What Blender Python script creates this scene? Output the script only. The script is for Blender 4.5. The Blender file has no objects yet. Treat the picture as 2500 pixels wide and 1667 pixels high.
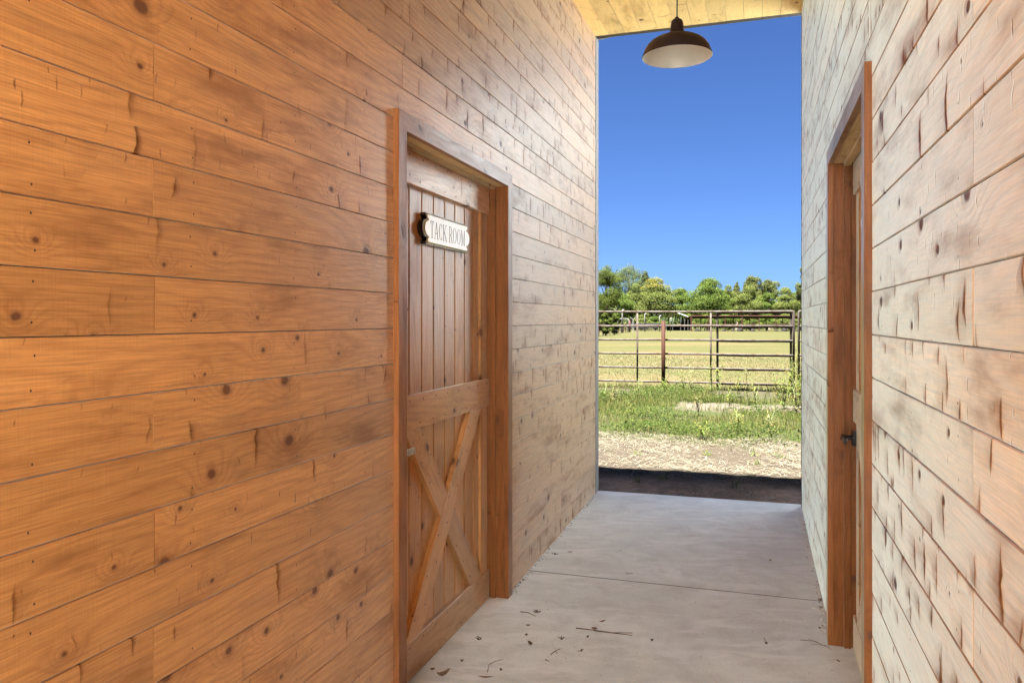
import bpy, math, random
import numpy as np
from mathutils import Vector, Matrix
R = math.radians
sc = bpy.context.scene
col = sc.collection

# ------------------------------------------------------------------ camera, sky, sun, exposure
CAMZ = 1.43
YAW = R(17.78)
cam_d = bpy.data.cameras.new('camera'); cam = bpy.data.objects.new('camera', cam_d); col.objects.link(cam)
cam.location = (0, 0, CAMZ); cam.rotation_euler = (R(90), 0, YAW)
cam_d.sensor_width = 36; cam_d.lens = 26.77; cam_d.shift_y = -0.0210
cam_d.clip_start = 0.05; cam_d.clip_end = 3000
sc.camera = cam
SUN_EL, SUN_AZ = 72.0, 20.0            # azimuth: behind the camera, turned to its left
S = Vector((-math.sin(R(SUN_AZ))*math.cos(R(SUN_EL)), -math.cos(R(SUN_AZ))*math.cos(R(SUN_EL)), math.sin(R(SUN_EL))))
world = bpy.data.worlds.new('World'); sc.world = world; world.use_nodes = True
wn = world.node_tree.nodes; wn.clear()
sky = wn.new('ShaderNodeTexSky'); sky.sky_type = 'NISHITA'; sky.sun_disc = False
sky.sun_elevation = R(SUN_EL); sky.sun_rotation = math.atan2(S.x, S.y)
sky.air_density = 0.6; sky.dust_density = 0.8; sky.ozone_density = 4.0; sky.altitude = 0
bg = wn.new('ShaderNodeBackground'); bg.inputs[1].default_value = 0.05
wo = wn.new('ShaderNodeOutputWorld')
tint = wn.new('ShaderNodeMix'); tint.data_type = 'RGBA'; tint.blend_type = 'MULTIPLY'; tint.inputs[0].default_value = 1.0   # deep polarised blue
tint.inputs[7].default_value = (0.124, 0.168, 0.243, 1)
world.node_tree.links.new(sky.outputs[0], tint.inputs[6]); world.node_tree.links.new(tint.outputs[2], bg.inputs[0]); world.node_tree.links.new(bg.outputs[0], wo.inputs[0])
sun_d = bpy.data.lights.new('sun', 'SUN'); sun_d.energy = 5.0; sun_d.angle = R(0.5); sun_d.color = (1.0, 0.985, 0.955)
sun = bpy.data.objects.new('sun', sun_d); col.objects.link(sun); sun.rotation_euler = S.to_track_quat('Z', 'Y').to_euler()
sun.location = (-5, -10, 20)
sc.view_settings.view_transform = 'Standard'; sc.view_settings.look = 'None'
sc.view_settings.exposure = 4.05; sc.view_settings.gamma = 1.0
sc.render.engine = 'CYCLES'
sc.cycles.max_bounces = 10; sc.cycles.diffuse_bounces = 8; sc.cycles.glossy_bounces = 4; sc.cycles.transmission_bounces = 4
sc.cycles.use_denoising = True
sc.cycles.sample_clamp_indirect = 6

# ------------------------------------------------------------------ node helpers
class E:
    """a socket with arithmetic"""
    def __init__(s, nt, k): s.nt = nt; s.k = k
    def _m(s, op, *a):
        n = s.nt.nodes.new('ShaderNodeMath'); n.operation = op
        for i, x in enumerate((s,)+a):
            if isinstance(x, E): s.nt.links.new(x.k, n.inputs[i])
            else: n.inputs[i].default_value = x
        return E(s.nt, n.outputs[0])
    def __add__(s, o): return s._m('ADD', o)
    __radd__ = __add__
    def __mul__(s, o): return s._m('MULTIPLY', o)
    __rmul__ = __mul__
    def __sub__(s, o): return s._m('SUBTRACT', o)
    def __rsub__(s, o): return (s*-1.0)+o
    def __truediv__(s, o): return s._m('DIVIDE', o)
    def __pow__(s, o): return s._m('POWER', o)
    def gt(s, o): return s._m('GREATER_THAN', o)
    def mx(s, o): return s._m('MAXIMUM', o)
    def mn(s, o): return s._m('MINIMUM', o)
    def abs(s): return s._m('ABSOLUTE')
    def sin(s): return s._m('SINE')
    def sqrt(s): return s._m('SQRT')
    def exp(s): return s._m('EXPONENT')
    def ss(s, a, b):
        n = s.nt.nodes.new('ShaderNodeMapRange'); n.interpolation_type = 'SMOOTHSTEP'
        s.nt.links.new(s.k, n.inputs[0])
        for i, x in ((1, a), (2, b)):
            if isinstance(x, E): s.nt.links.new(x.k, n.inputs[i])
            else: n.inputs[i].default_value = x
        n.inputs[3].default_value = 0; n.inputs[4].default_value = 1
        return E(s.nt, n.outputs[0])
class NT:
    def __init__(s, name):
        s.m = bpy.data.materials.new(name); s.m.use_nodes = True; s.t = s.m.node_tree; s.t.nodes.clear()
        s.out = s.t.nodes.new('ShaderNodeOutputMaterial'); s.b = s.t.nodes.new('ShaderNodeBsdfPrincipled')
        s.t.links.new(s.b.outputs[0], s.out.inputs[0])
    def new(s, k): return s.t.nodes.new(k)
    def link(s, a, b): s.t.links.new(a.k if isinstance(a, E) else a, b)
    def e(s, k): return E(s.t, k)
    def sep(s, k):
        n = s.new('ShaderNodeSeparateXYZ'); s.link(k, n.inputs[0]); return [s.e(o) for o in n.outputs]
    def vec(s, *a):
        n = s.new('ShaderNodeCombineXYZ')
        for i, x in enumerate(a):
            if isinstance(x, E): s.link(x, n.inputs[i])
            else: n.inputs[i].default_value = x
        return n.outputs[0]
    def noise(s, v, scale=1.0, detail=2.0, rough=0.5, dist=0.0, dim='3D'):
        n = s.new('ShaderNodeTexNoise'); n.noise_dimensions = dim; s.link(v, n.inputs['Vector'])
        n.inputs['Scale'].default_value = scale; n.inputs['Detail'].default_value = detail
        n.inputs['Roughness'].default_value = rough; n.inputs['Distortion'].default_value = dist
        return s.e(n.outputs[0])
    def voro(s, v, scale=1.0, dim='2D', rnd=1.0):
        n = s.new('ShaderNodeTexVoronoi'); n.voronoi_dimensions = dim; s.link(v, n.inputs['Vector'])
        n.inputs['Scale'].default_value = scale; n.inputs['Randomness'].default_value = rnd
        return n
    def mix(s, f, a, b, mode='MIX'):
        n = s.new('ShaderNodeMix'); n.data_type = 'RGBA'; n.blend_type = mode
        if isinstance(f, E): s.link(f, n.inputs[0])
        else: n.inputs[0].default_value = f
        for i, x in ((6, a), (7, b)):
            if isinstance(x, (tuple, list)): n.inputs[i].default_value = (*x[:3], 1)
            else: s.link(x, n.inputs[i])
        return n.outputs[2]
    def obj(s): return s.new('ShaderNodeTexCoord').outputs['Object']
    def geo(s): return s.new('ShaderNodeNewGeometry').outputs['Position']
    def attr(s, name):
        n = s.new('ShaderNodeAttribute'); n.attribute_name = name; return n.outputs[0]
    def bump(s, h, dist=1.0, strength=1.0):
        n = s.new('ShaderNodeBump'); n.inputs['Distance'].default_value = dist; n.inputs['Strength'].default_value = strength
        s.link(h, n.inputs['Height']); s.link(n.outputs[0], s.b.inputs['Normal'])
    def set(s, **k):
        for a, v in k.items():
            i = s.b.inputs[a.replace('_', ' ')]
            if isinstance(v, E): s.link(v, i)
            elif isinstance(v, tuple): i.default_value = (*v[:3], 1)
            elif isinstance(v, (int, float)): i.default_value = v
            else: s.link(v, i)
        return s.m

def wood(name, light, mid, dark, rough=0.30, ior=1.55, marks=1.0, knots=1.0, blotch=1.0, coat=0.0, sheen=0.0, spec=0.5, stint=(0.84, 0.97, 0.90), srough=0.30, knotcol=(0.115, 0.047, 0.022)):
    n = NT(name)
    uv = n.new('ShaderNodeUVMap').outputs[0]
    u, v, _ = n.sep(uv)
    tr, tg, tb = n.sep(n.attr('tone'))
    warp = n.noise(n.vec(u*1.1, v*4.5, 0.0), 1.0, 2.0) - 0.5
    # knots
    KS = 4.3
    vk = n.voro(n.vec(u*KS, v*KS, 0.0))
    kp = n.sep(vk.outputs['Position']); kc = n.sep(vk.outputs['Color'])
    du = (u*KS - kp[0])/KS; dv = (v*KS - kp[1])/KS
    wob = (n.noise(n.vec(u*40, v*40, 3.0), 1.0, 2.0) - 0.5)*0.006
    d = ((du*du*0.7 + dv*dv*1.2).sqrt() + wob).mx(0.0)
    size = (kc[0].gt(1.0-0.68*knots))*(kc[1]*kc[1]*0.013+0.0032)+0.0001
    kn = 1.0 - d.ss(size*0.7, size*1.35)
    krim = (1.0 - d.ss(size*1.2, size*2.4))
    halo = ((d/(size*4.2+0.006))**2.0*-1.0).exp()
    # growth rings
    g = v*42.0 + warp*9.0 + halo*3.6
    ring = n.noise(n.vec(g, u*0.6, tr*9.0), 1.0, 1.0, 0.4)
    ring2 = (g*6.2831*0.9).sin()*0.5+0.5
    rings = (ring2**3.0)*0.55 + ring*0.45
    fiber = n.noise(n.vec(u*7.0, v*260.0, 0.0), 1.0, 3.0, 0.6)
    saw = n.noise(n.vec(u*420.0, v*9.0, 1.0), 1.0, 1.0, 0.5)
    # compression dents / scorch marks across the board
    def dents(su, sv, ws, wl, lmin, lvar, seed, dens):
        tilt = (n.noise(n.vec(u*3.0, v*14.0, seed), 1.0, 2.0) - 0.5)*0.045
        vm = n.voro(n.vec((u+tilt)*su, v*sv, 0.0), 1.0)
        mp = n.sep(vm.outputs['Position']); mc = n.sep(vm.outputs['Color'])
        mu = ((u+tilt)*su - mp[0])/su; mv = (v*sv - mp[1])/sv
        ln = mc[1]*lvar+lmin
        pv = (1.0 - (mv/ln)**2.0).mx(0.0)
        left = mu.gt(0.0)
        w = (left*(wl-ws)+ws)*(pv*0.8+0.25)
        pu = (1.0 - (mu.abs()/w)).mx(0.0)
        on = (mc[0]+dens).ss(0.93, 1.15)
        soft = pv*((mu.abs()*-1.0/(left*0.034+0.005)).exp())*on
        return pv**0.7*(pu**1.3)*on*(mc[2]*0.6+0.4), soft
    m1, s1 = dents(8.0, 7.0, 0.0026, 0.010, 0.016, 0.042, 2.0, (tg*tg*0.95+0.03)*marks)
    m2, s2 = dents(4.2, 4.5, 0.0045, 0.020, 0.026, 0.060, 7.0, (tg*tg*0.95+0.02)*marks)
    m3, s3 = dents(15.0, 17.0, 0.0022, 0.0045, 0.005, 0.016, 5.0, (tb*tb*0.60+0.05)*marks)
    brk = n.noise(n.vec(u*90.0, v*60.0, 4.0), 1.0, 3.0, 0.6).ss(0.30, 0.55)
    m = ((m1*1.3+m2*1.3+m3*1.2)*(brk*0.45+0.55)).mn(1.0)
    smear = (s1+s2).mn(1.0)*(n.noise(n.vec(u*25.0, v*50.0, 6.0), 1.0, 3.0, 0.6).ss(0.2, 0.7)*0.6+0.4)
    bl = n.noise(n.vec(u*2.6, v*9.0, 0.5), 1.0, 4.0, 0.62).ss(0.48, 0.74)*blotch
    gy = n.noise(n.vec(u*1.7, v*11.0, 5.5), 1.0, 4.0, 0.65).ss(0.55, 0.80)*blotch
    dirt = n.noise(n.vec(u*30, v*30, 7.5), 1.0, 3.0, 0.7).ss(0.66, 0.80)
    c = n.mix(rings*0.9, light, mid)
    c = n.mix(fiber.ss(0.30, 0.72)*0.45, c, dark)
    c = n.mix(bl*0.62, c, dark)
    c = n.mix(smear*0.55, c, dark)
    c = n.mix(saw.ss(0.35, 0.75)*0.13, c, dark)
    c = n.mix(gy*0.36, c, (0.11, 0.08, 0.055))
    tn = n.vec(tr*0.34+0.80, tr*0.36+0.79, tr*0.40+0.76)
    c = n.mix(1.0, c, tn, 'MULTIPLY')
    c = n.mix(krim*0.45, c, dark)
    kb = ((d/(size*7.0+0.012))**2.0*-1.0).exp()*n.noise(n.vec(u*18.0, v*30.0, 8.0), 1.0, 3.0, 0.6).ss(0.3, 0.7)*kc[0].gt(0.45)
    c = n.mix(kb*0.36, c, dark)
    c = n.mix(kn*0.88, c, knotcol)
    c = n.mix(m*0.90, c, (dark[0]*0.62, dark[1]*0.55, dark[2]*0.50))
    c = n.mix(dirt*0.20, c, (dark[0]*0.6, dark[1]*0.6, dark[2]*0.6))
    rg = (n.noise(n.vec(u*3.0, v*12.0, 9.0), 1.0, 4.0, 0.6)-0.5)*0.16 + rings*0.06 + m*0.30 + kn*0.12 + bl*0.08 + rough
    n.set(Base_Color=c, Roughness=rg.mx(0.12), IOR=ior)
    n.set(Specular_IOR_Level=(spec - m*spec*0.8 - bl*spec*0.2))
    if sheen: n.set(Sheen_Weight=((1.0 - m*1.0 - bl*0.50 - kn*0.7 - krim*0.25 - smear*0.80 - gy*0.15).mx(0.0)*(rings*0.22+fiber*0.15+0.84))*sheen, Sheen_Roughness=srough, Sheen_Tint=stint)
    if coat: n.set(Coat_Weight=(1.0 - m*0.85 - bl*0.25)*coat, Coat_Roughness=rg*0.9, Coat_IOR=1.55)
    h = rings*0.00022 + fiber*0.00016 + saw*0.00006 - m*0.0011 - smear*0.0007 - kn*0.0006 + krim*0.0005 + n.noise(n.vec(u*4.0, v*14.0, 2.5), 1.0, 3.0)*0.0028
    n.bump(h, 1.0, 1.0)
    return n.m

M = {}
M['wall'] = wood('stained_board', (0.69, 0.352, 0.116), (0.50, 0.230, 0.066), (0.21, 0.083, 0.027), rough=0.36, ior=1.5, coat=0.0, sheen=1.0, spec=0.35)
M['trim'] = wood('stained_trim', (0.33, 0.125, 0.040), (0.25, 0.085, 0.025), (0.12, 0.040, 0.013), marks=0.25, knots=0.8, ior=1.5, sheen=0.25, spec=0.16, stint=(0.95, 0.95, 0.60))
M['door'] = wood('stained_door', (0.66, 0.345, 0.13), (0.50, 0.24, 0.082), (0.28, 0.125, 0.045), marks=0.12, knots=0.8, ior=1.5, sheen=0.65, spec=0.3, stint=(0.92, 0.95, 0.75))
M['pine'] = wood('bare_pine', (0.95, 0.64, 0.20), (0.90, 0.54, 0.14), (0.46, 0.23, 0.06), rough=0.5, sheen=1.0, spec=0.2, stint=(1.0, 0.82, 0.42), srough=0.5, marks=0.55, knots=0.8)
M['headpine'] = wood('pale_pine', (0.72, 0.50, 0.20), (0.60, 0.39, 0.14), (0.26, 0.15, 0.06), rough=0.45, marks=0.25, knots=0.6, spec=0.2, sheen=0.4, stint=(1.0, 0.9, 0.6))  # door head wood, bounce light on its underside put into a paler colour
def plain(name, c, rough=0.5, metal=0.0, var=0.25, sc_=30.0, bump=0.0, c2=None, ior=1.5):
    n = NT(name); p = n.obj()
    f = n.noise(p, sc_, 4.0, 0.6)
    n.set(Base_Color=n.mix(f.ss(0.35, 0.7), c, c2 or tuple(x*(1-var) for x in c)), Roughness=f*0.2+(rough-0.1), Metallic=metal, IOR=ior)
    if bump: n.bump(f, bump, 1.0)
    return n.m
M['gap'] = plain('dark_gap', (0.10, 0.055, 0.028), 0.8)
M['nail'] = plain('nail_head', (0.025, 0.022, 0.02), 0.6)
M['corner'] = plain('grey_metal_trim', (0.30, 0.295, 0.28), 0.7, 0.0)
M['gutter'] = plain('brown_metal', (0.06, 0.045, 0.04), 0.5)
M['drip'] = plain('weathered_drip_edge', (0.55, 0.55, 0.54), 0.4)
M['roofing'] = plain('roof_shingle', (0.16, 0.14, 0.12), 0.9, 0, 0.4, 12)
M['facade'] = plain('facade_board', (0.42, 0.33, 0.24), 0.7)
M['lamp_out'] = plain('bronze_enamel', (0.026, 0.015, 0.019), 0.45, 0.0, 0.3, 20)
M['lamp_in'] = plain('cream_enamel', (0.78, 0.74, 0.62), 0.35, 0.0, 0.05, 10)
M['cord'] = plain('black_cord', (0.015, 0.015, 0.015), 0.5)
M['black'] = plain('black_frame', (0.018, 0.014, 0.013), 0.22)
M['white'] = plain('white_plaque', (0.92, 0.92, 0.90), 0.3, 0, 0.03, 8)
M['ink'] = plain('grey_ink', (0.10, 0.11, 0.12), 0.5)
w_ = M['white'].node_tree.nodes['Principled BSDF']; w_.inputs['Sheen Weight'].default_value = .8; w_.inputs['Sheen Tint'].default_value = (.9, .95, 1, 1)
M['gold'] = plain('gilt_edge', (0.62, 0.57, 0.32), 0.3, 0.6)
M['brass'] = plain('satin_nickel', (0.62, 0.58, 0.48), 0.28, 1.0, 0.1)
M['bronze'] = plain('dark_bronze', (0.035, 0.028, 0.025), 0.35, 0.6)
M['pipe'] = plain('galvanised_pipe', (0.052, 0.044, 0.037), 0.8, 0.0, 0.45, 9, 0, (0.028, 0.017, 0.011))
M['rust'] = plain('rusty_pipe', (0.0248, 0.0086, 0.0046), 0.7, 0.1, 0.5, 25, 0, (0.0220, 0.0094, 0.0060))
M['rustfar'] = plain('red_oxide_paint', (0.0420, 0.0180, 0.0132), 0.8, 0, 0.3, 2)
M['whitepole'] = plain('whitewashed_pole', (0.1620, 0.1560, 0.1440), 0.6, 0, 0.2, 3)
M['tinroof'] = plain('pale_tin_roof', (0.1980, 0.1980, 0.1980), 0.4, 0, 0.15, 2)
M['greysheet'] = plain('grey_sheet_wall', (0.1020, 0.0960, 0.0900), 0.8, 0, 0.3, 1.5)
M['darkfence'] = plain('dark_fence_paint', (0.02, 0.018, 0.016), 0.8)
M['stone'] = plain('dark_stone', (0.012, 0.010, 0.009), 0.9, 0, 0.5, 3)
M['twig'] = plain('dry_twig', (0.16, 0.12, 0.09), 0.9, 0, 0.4, 60)
M['dryleaf'] = plain('dry_leaf', (0.20, 0.12, 0.07), 0.7, 0, 0.5, 50)
M['crumb'] = plain('plaster_crumb', (0.60, 0.58, 0.54), 0.9)
M['forecourt'] = plain('pale_limestone', (0.66, 0.735, 0.78), 0.9, 0, 0.12, 6)  # unseen yard, tone kept pale for bounced sun
M['stablewhite'] = plain('white_metal_sheet', (0.70, 0.785, 0.85), 0.6, 0, 0.08, 2)  # sheet of the added bounce building behind the viewer
M['jointdirt'] = plain('joint_dirt', (0.05, 0.045, 0.04), 0.9, 0, 0.5, 40)
M['shedwhite'] = plain('weathered_shed_sheet', (0.50, 0.555, 0.565), 0.7, 0, 0.15, 2)  # sheet of the added bounce roof behind the right wall
M['bark'] = plain('bark', (0.16, 0.12, 0.09), 0.9, 0, 0.5, 4)
for k_ in ('pipe', 'rust', 'rustfar', 'stone', 'whitepole'): M[k_].node_tree.nodes['Principled BSDF'].inputs['Specular IOR Level'].default_value = .08
def leafmat(name, trans=0.35, rough=0.55, spec=0.3):
    n = NT(name); c = n.attr('Col')
    n.set(Base_Color=c, Roughness=rough, Specular_IOR_Level=spec)
    t = n.new('ShaderNodeBsdfTranslucent'); n.link(c, t.inputs[0])
    mx = n.new('ShaderNodeMixShader'); mx.inputs[0].default_value = trans
    n.link(n.b.outputs[0], mx.inputs[1]); n.link(t.outputs[0], mx.inputs[2]); n.link(mx.outputs[0], n.out.inputs[0])
    return n.m
M['leaf'] = leafmat('leaf_green', 0.55, 0.7, 0.06)
M['straw'] = leafmat('dry_straw', 0.15, 0.7, 0.2)

def concrete():
    n = NT('concrete'); p = n.geo(); x, y, z = n.sep(p)
    big = n.noise(p, 1.3, 5.0, 0.6); med = n.noise(p, 6.0, 5.0, 0.65, 0.6); fine = n.noise(p, 120.0, 3.0, 0.6)
    sm = n.noise(n.vec(x*2.2+y*0.6, y*9.0-x*2.0, 0.0), 1.0, 5.0, 0.62, 0.8)   # trowel smears
    st = n.noise(n.vec(x*3.0, y*3.0, 9.0), 1.0, 4.0, 0.6).ss(0.58, 0.78)
    pale = n.noise(n.vec(x*1.8, y*2.4, 4.0), 1.0, 5.0, 0.7, 1.0).ss(0.54, 0.74)
    c = n.mix(big.ss(0.3, 0.7), (0.74, 0.785, 0.76), (0.58, 0.615, 0.60))
    c = n.mix(med.ss(0.35, 0.75)*0.6, c, (0.44, 0.44, 0.43))
    c = n.mix(sm.ss(0.48, 0.66)*0.7, c, (0.80, 0.82, 0.82))
    c = n.mix(pale*0.6, c, (0.82, 0.85, 0.87))
    c = n.mix(st*0.6, c, (0.36, 0.345, 0.32))
    speck = n.noise(p, 45.0, 2.0, 0.5).ss(0.70, 0.76)
    c = n.mix(speck*0.35, c, (0.16, 0.15, 0.14))
    vs = n.voro(p, 26.0, '3D'); vd = n.e(vs.outputs['Distance']); vc = n.sep(vs.outputs['Color'])
    dots = (1.0 - vd.ss(0.03, 0.09))*vc[0].gt(0.86)
    c = n.mix(dots*0.6, c, (0.10, 0.09, 0.08))
    c = n.mix((fine-0.5)*0.6+0.05, c, (0.2, 0.19, 0.19))
    n.set(Base_Color=c, Roughness=(med*0.25+0.48 - pale*0.06), IOR=1.35)
    n.set(Sheen_Weight=(pale*0.3+0.5), Sheen_Roughness=0.45, Sheen_Tint=(0.90, 0.97, 1.0))
    n.bump(med*0.0012 + fine*0.0004 + sm*0.0012, 1.0, 1.0)
    return n.m
M['concrete'] = concrete()

def ground():
    n = NT('ground_soil_and_grass'); p = n.geo(); x, y, z = n.sep(p)
    wob = n.noise(n.vec(x*0.7, y*0.7, 0.0), 1.0, 4.0, 0.6) - 0.5
    yy = y + wob*1.6
    f1 = n.noise(p, 9.0, 5.0, 0.7); f2 = n.noise(p, 55.0, 4.0, 0.7)
    fib = n.noise(n.vec(x*60.0, y*25.0, 0.0), 1.0, 4.0, 0.75, 1.5)
    soil = n.mix(f1.ss(0.3, 0.7), (0.3200, 0.2327, 0.1721), (0.1915, 0.1333, 0.0933))  # bare soil, colour lifted to brighten the strip in roof shade
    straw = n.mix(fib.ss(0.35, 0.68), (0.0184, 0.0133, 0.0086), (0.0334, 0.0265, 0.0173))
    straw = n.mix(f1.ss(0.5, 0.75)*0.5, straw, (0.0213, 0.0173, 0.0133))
    c = n.mix((y + wob*0.5).ss(6.75, 7.2), soil, straw)  # lifted soil colour stops at the roof's shadow edge
    green = n.mix(f2.ss(0.3, 0.7), (0.0121, 0.0162, 0.0040), (0.0219, 0.0265, 0.0069))
    bare = n.mix(f1.ss(0.4, 0.7), (0.0494, 0.0401, 0.0296), (0.0416, 0.0338, 0.0245))
    gm = n.noise(n.vec(x*0.45, y*0.9, 2.0), 1.0, 4.0, 0.65).ss(0.30, 0.55)
    c = n.mix(yy.ss(8.9, 9.5)*(1.0-yy.ss(13.5, 17.0))*gm*0.9, c, green)
    xb = (x - (-0.2)).abs(); yb = (y - 13.1).abs()
    bp = (1.0 - (xb*0.75 + wob*0.6).ss(0.7, 1.3))*(1.0 - (yb + wob*1.2).ss(0.35, 0.75))
    c = n.mix(bp, c, bare)
    # field: dry tan with green swathes stretched across the view
    fa = n.noise(n.vec(x*0.10, y*0.16, 0.0), 1.0, 4.0, 0.6)
    fb = n.noise(n.vec(x*1.2, y*0.6, 5.0), 1.0, 5.0, 0.7)
    ff = n.noise(n.vec(x*9.0, y*3.0, 5.0), 1.0, 4.0, 0.8)
    dry = n.mix(ff.ss(0.35, 0.68), (0.0290, 0.0220, 0.0077), (0.0481, 0.0378, 0.0155))
    fg = n.mix(ff.ss(0.3, 0.7), (0.0164, 0.0190, 0.0040), (0.0290, 0.0287, 0.0081))
    gr = (fa + (fb-0.5)*0.5 + x*0.0035 + (y.ss(28.0, 90.0))*0.10).ss(0.36, 0.56)
    field = n.mix(gr*0.8, dry, fg)
    c = n.mix(yy.ss(15.6, 16.8), c, field)
    n.set(Base_Color=c, Roughness=0.95, Specular_IOR_Level=0.1)
    n.bump(f1*0.02 + f2*0.008, 1.0, 1.0)
    return n.m
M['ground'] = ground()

# ------------------------------------------------------------------ mesh helpers
class MB:
    def __init__(s): s.v = []; s.f = []; s.uv = []; s.t = []; s.m = []
    def face(s, pts, uvs=None, tone=(.5, .5, .5), mi=0):
        b = len(s.v); s.v += [tuple(p) for p in pts]; s.f.append(tuple(range(b, b+len(pts))))
        s.uv.append(uvs or [(p[0]+p[1], p[2]) for p in pts]); s.t.append(tone); s.m.append(mi)
    def board(s, o, aL, aW, aT, L, W, T, ch=0.002, tone=None, off=None, mi=0, rng=None, a0=0.0, a1=0.0):
        """bar: length L along aL, width W along aW, thickness T along aT (face with chamfers on +T); a0/a1 skew the ends"""
        rng = rng or RNG
        o = Vector(o); aL = Vector(aL).normalized(); aW = Vector(aW).normalized(); aT = Vector(aT).normalized()
        tone = tone or (rng.random(), rng.random(), rng.random())
        ou, ov = off or (rng.uniform(0, 90), rng.uniform(0, 90))
        pr = [(0, 0), (0, T-ch), (ch, T), (W-ch, T), (W, T-ch), (W, 0)]
        def P(l, w, t): return o + aL*l + aW*w + aT*t
        acc = 0
        n = len(pr)
        flip = aL.cross(aW).dot(aT) < 0
        for i in range(n):
            (w0, t0), (w1, t1) = pr[i], pr[(i+1) % n]
            d = math.hypot(w1-w0, t1-t0)
            q = [P(a0*w0, w0, t0), P(L+a1*w0, w0, t0), P(L+a1*w1, w1, t1), P(a0*w1, w1, t1)]
            va, vb = ov+acc, ov+acc+d
            uvq = [(ou, va), (ou+L, va), (ou+L, vb), (ou, vb)]
            if not flip: q.reverse(); uvq.reverse()
            s.face(q, uvq, tone, mi); acc += d
        e0 = [P(a0*w, w, t) for w, t in pr]; u0 = [(ou+t*0.3, ov+w) for w, t in pr]
        e1 = [P(L+a1*w, w, t) for w, t in pr]; u1 = [(ou+L+t*0.3, ov+w) for w, t in pr]
        if flip: e1 = e1[::-1]; u1 = u1[::-1]
        else: e0 = e0[::-1]; u0 = u0[::-1]
        s.face(e0, u0, tone, mi); s.face(e1, u1, tone, mi)
    def box(s, lo, hi, mi=0, tone=(.5, .5, .5)):
        x0, y0, z0 = lo; x1, y1, z1 = hi
        c = [(x0,y0,z0),(x1,y0,z0),(x1,y1,z0),(x0,y1,z0),(x0,y0,z1),(x1,y0,z1),(x1,y1,z1),(x0,y1,z1)]
        for q in ((0,3,2,1),(4,5,6,7),(0,1,5,4),(1,2,6,5),(2,3,7,6),(3,0,4,7)): s.face([c[i] for i in q], None, tone, mi)
    def prism(s, poly, o, ax, ay, az, h, mi=0, mi_side=None):
        """polygon (counter-clockwise in ax, ay) extruded by h along az"""
        o = Vector(o); ax = Vector(ax); ay = Vector(ay); az = Vector(az)
        a = [o+ax*x+ay*y for x, y in poly]; b = [p+az*h for p in a]
        ms = mi if mi_side is None else mi_side
        s.face(b, None, mi=mi); s.face(a[::-1], None, mi=ms)
        n = len(poly)
        for i in range(n):
            j = (i+1) % n; s.face([a[i], a[j], b[j], b[i]], None, mi=ms)
    def tube(s, pts, r, sides=8, mi=0, cap=True):
        pts = [Vector(p) for p in pts]; rs = r if isinstance(r, (list, tuple)) else [r]*len(pts)
        rings = []; up = None
        for i, p in enumerate(pts):
            d = (pts[min(i+1, len(pts)-1)] - pts[max(i-1, 0)]).normalized()
            if up is None:
                up = d.orthogonal().normalized()
            up = (up - d*up.dot(d)).normalized(); sd = d.cross(up)
            rings.append([p + (up*math.cos(2*math.pi*k/sides) + sd*math.sin(2*math.pi*k/sides))*rs[i] for k in range(sides)])
        b = len(s.v)
        for rg in rings: s.v += [tuple(q) for q in rg]
        for i in range(len(rings)-1):
            for k in range(sides):
                k2 = (k+1) % sides
                f = (b+i*sides+k, b+i*sides+k2, b+(i+1)*sides+k2, b+(i+1)*sides+k)
                s.f.append(f); s.uv.append([(0, 0)]*4); s.t.append((.5, .5, .5)); s.m.append(mi)
        if cap:
            for base, rev in ((b, True), (b+(len(rings)-1)*sides, False)):
                f = tuple(range(base, base+sides)); f = f[::-1] if rev else f
                s.f.append(f); s.uv.append([(0, 0)]*sides); s.t.append((.5, .5, .5)); s.m.append(mi)
    def lathe(s, prof, c, seg=40, mi=0):
        b = len(s.v)
        for r_, z in prof:
            for k in range(seg):
                a = 2*math.pi*k/seg; s.v.append((c[0]+r_*math.cos(a), c[1]+r_*math.sin(a), c[2]+z))
        for i in range(len(prof)-1):
            for k in range(seg):
                k2 = (k+1) % seg
                s.f.append((b+i*seg+k, b+i*seg+k2, b+(i+1)*seg+k2, b+(i+1)*seg+k)); s.uv.append([(0, 0)]*4); s.t.append((.5,)*3); s.m.append(mi)
    def build(s, name, mats, parent=None, loc=(0, 0, 0), smooth=False):
        me = bpy.data.meshes.new(name); L = Vector(loc)
        me.from_pydata([tuple(Vector(v)-L) for v in s.v], [], s.f)
        uvl = me.uv_layers.new(name='UVMap')
        uvl.data.foreach_set('uv', np.array([c for q in s.uv for p in q for c in p], dtype=np.float32))
        ca = me.color_attributes.new('tone', 'FLOAT_COLOR', 'CORNER')
        ca.data.foreach_set('color', np.array([c for q, t in zip(s.uv, s.t) for _ in q for c in (*t, 1.0)], dtype=np.float32))
        for m in (mats if isinstance(mats, (list, tuple)) else [mats]): me.materials.append(m)
        me.polygons.foreach_set('material_index', np.array(s.m, dtype=np.int32))
        if smooth: me.polygons.foreach_set('use_smooth', np.ones(len(s.f), dtype=bool))
        me.update()
        o = bpy.data.objects.new(name, me); col.objects.link(o); o.location = L
        if parent:
            o.parent = parent; o.location = L - Vector(parent_world(parent))
        return o
def parent_world(o):
    p = Vector(o.location)
    while o.parent: o = o.parent; p = p + Vector(o.location)
    return p
def tag(o, label=None, cat=None, group=None, kind=None):
    if label: o['label'] = label
    if cat: o['category'] = cat
    if group: o['group'] = group
    if kind: o['kind'] = kind
    return o
def thing(name, loc, label, cat, group=None):
    o = bpy.data.objects.new(name, None); col.objects.link(o); o.location = loc; o.empty_display_size = 0.2
    return tag(o, label, cat, group)
RNG = random.Random(7)
NP = np.random.default_rng(11)
CY, SY = math.cos(YAW), math.sin(YAW); F = 1859.0
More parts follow.
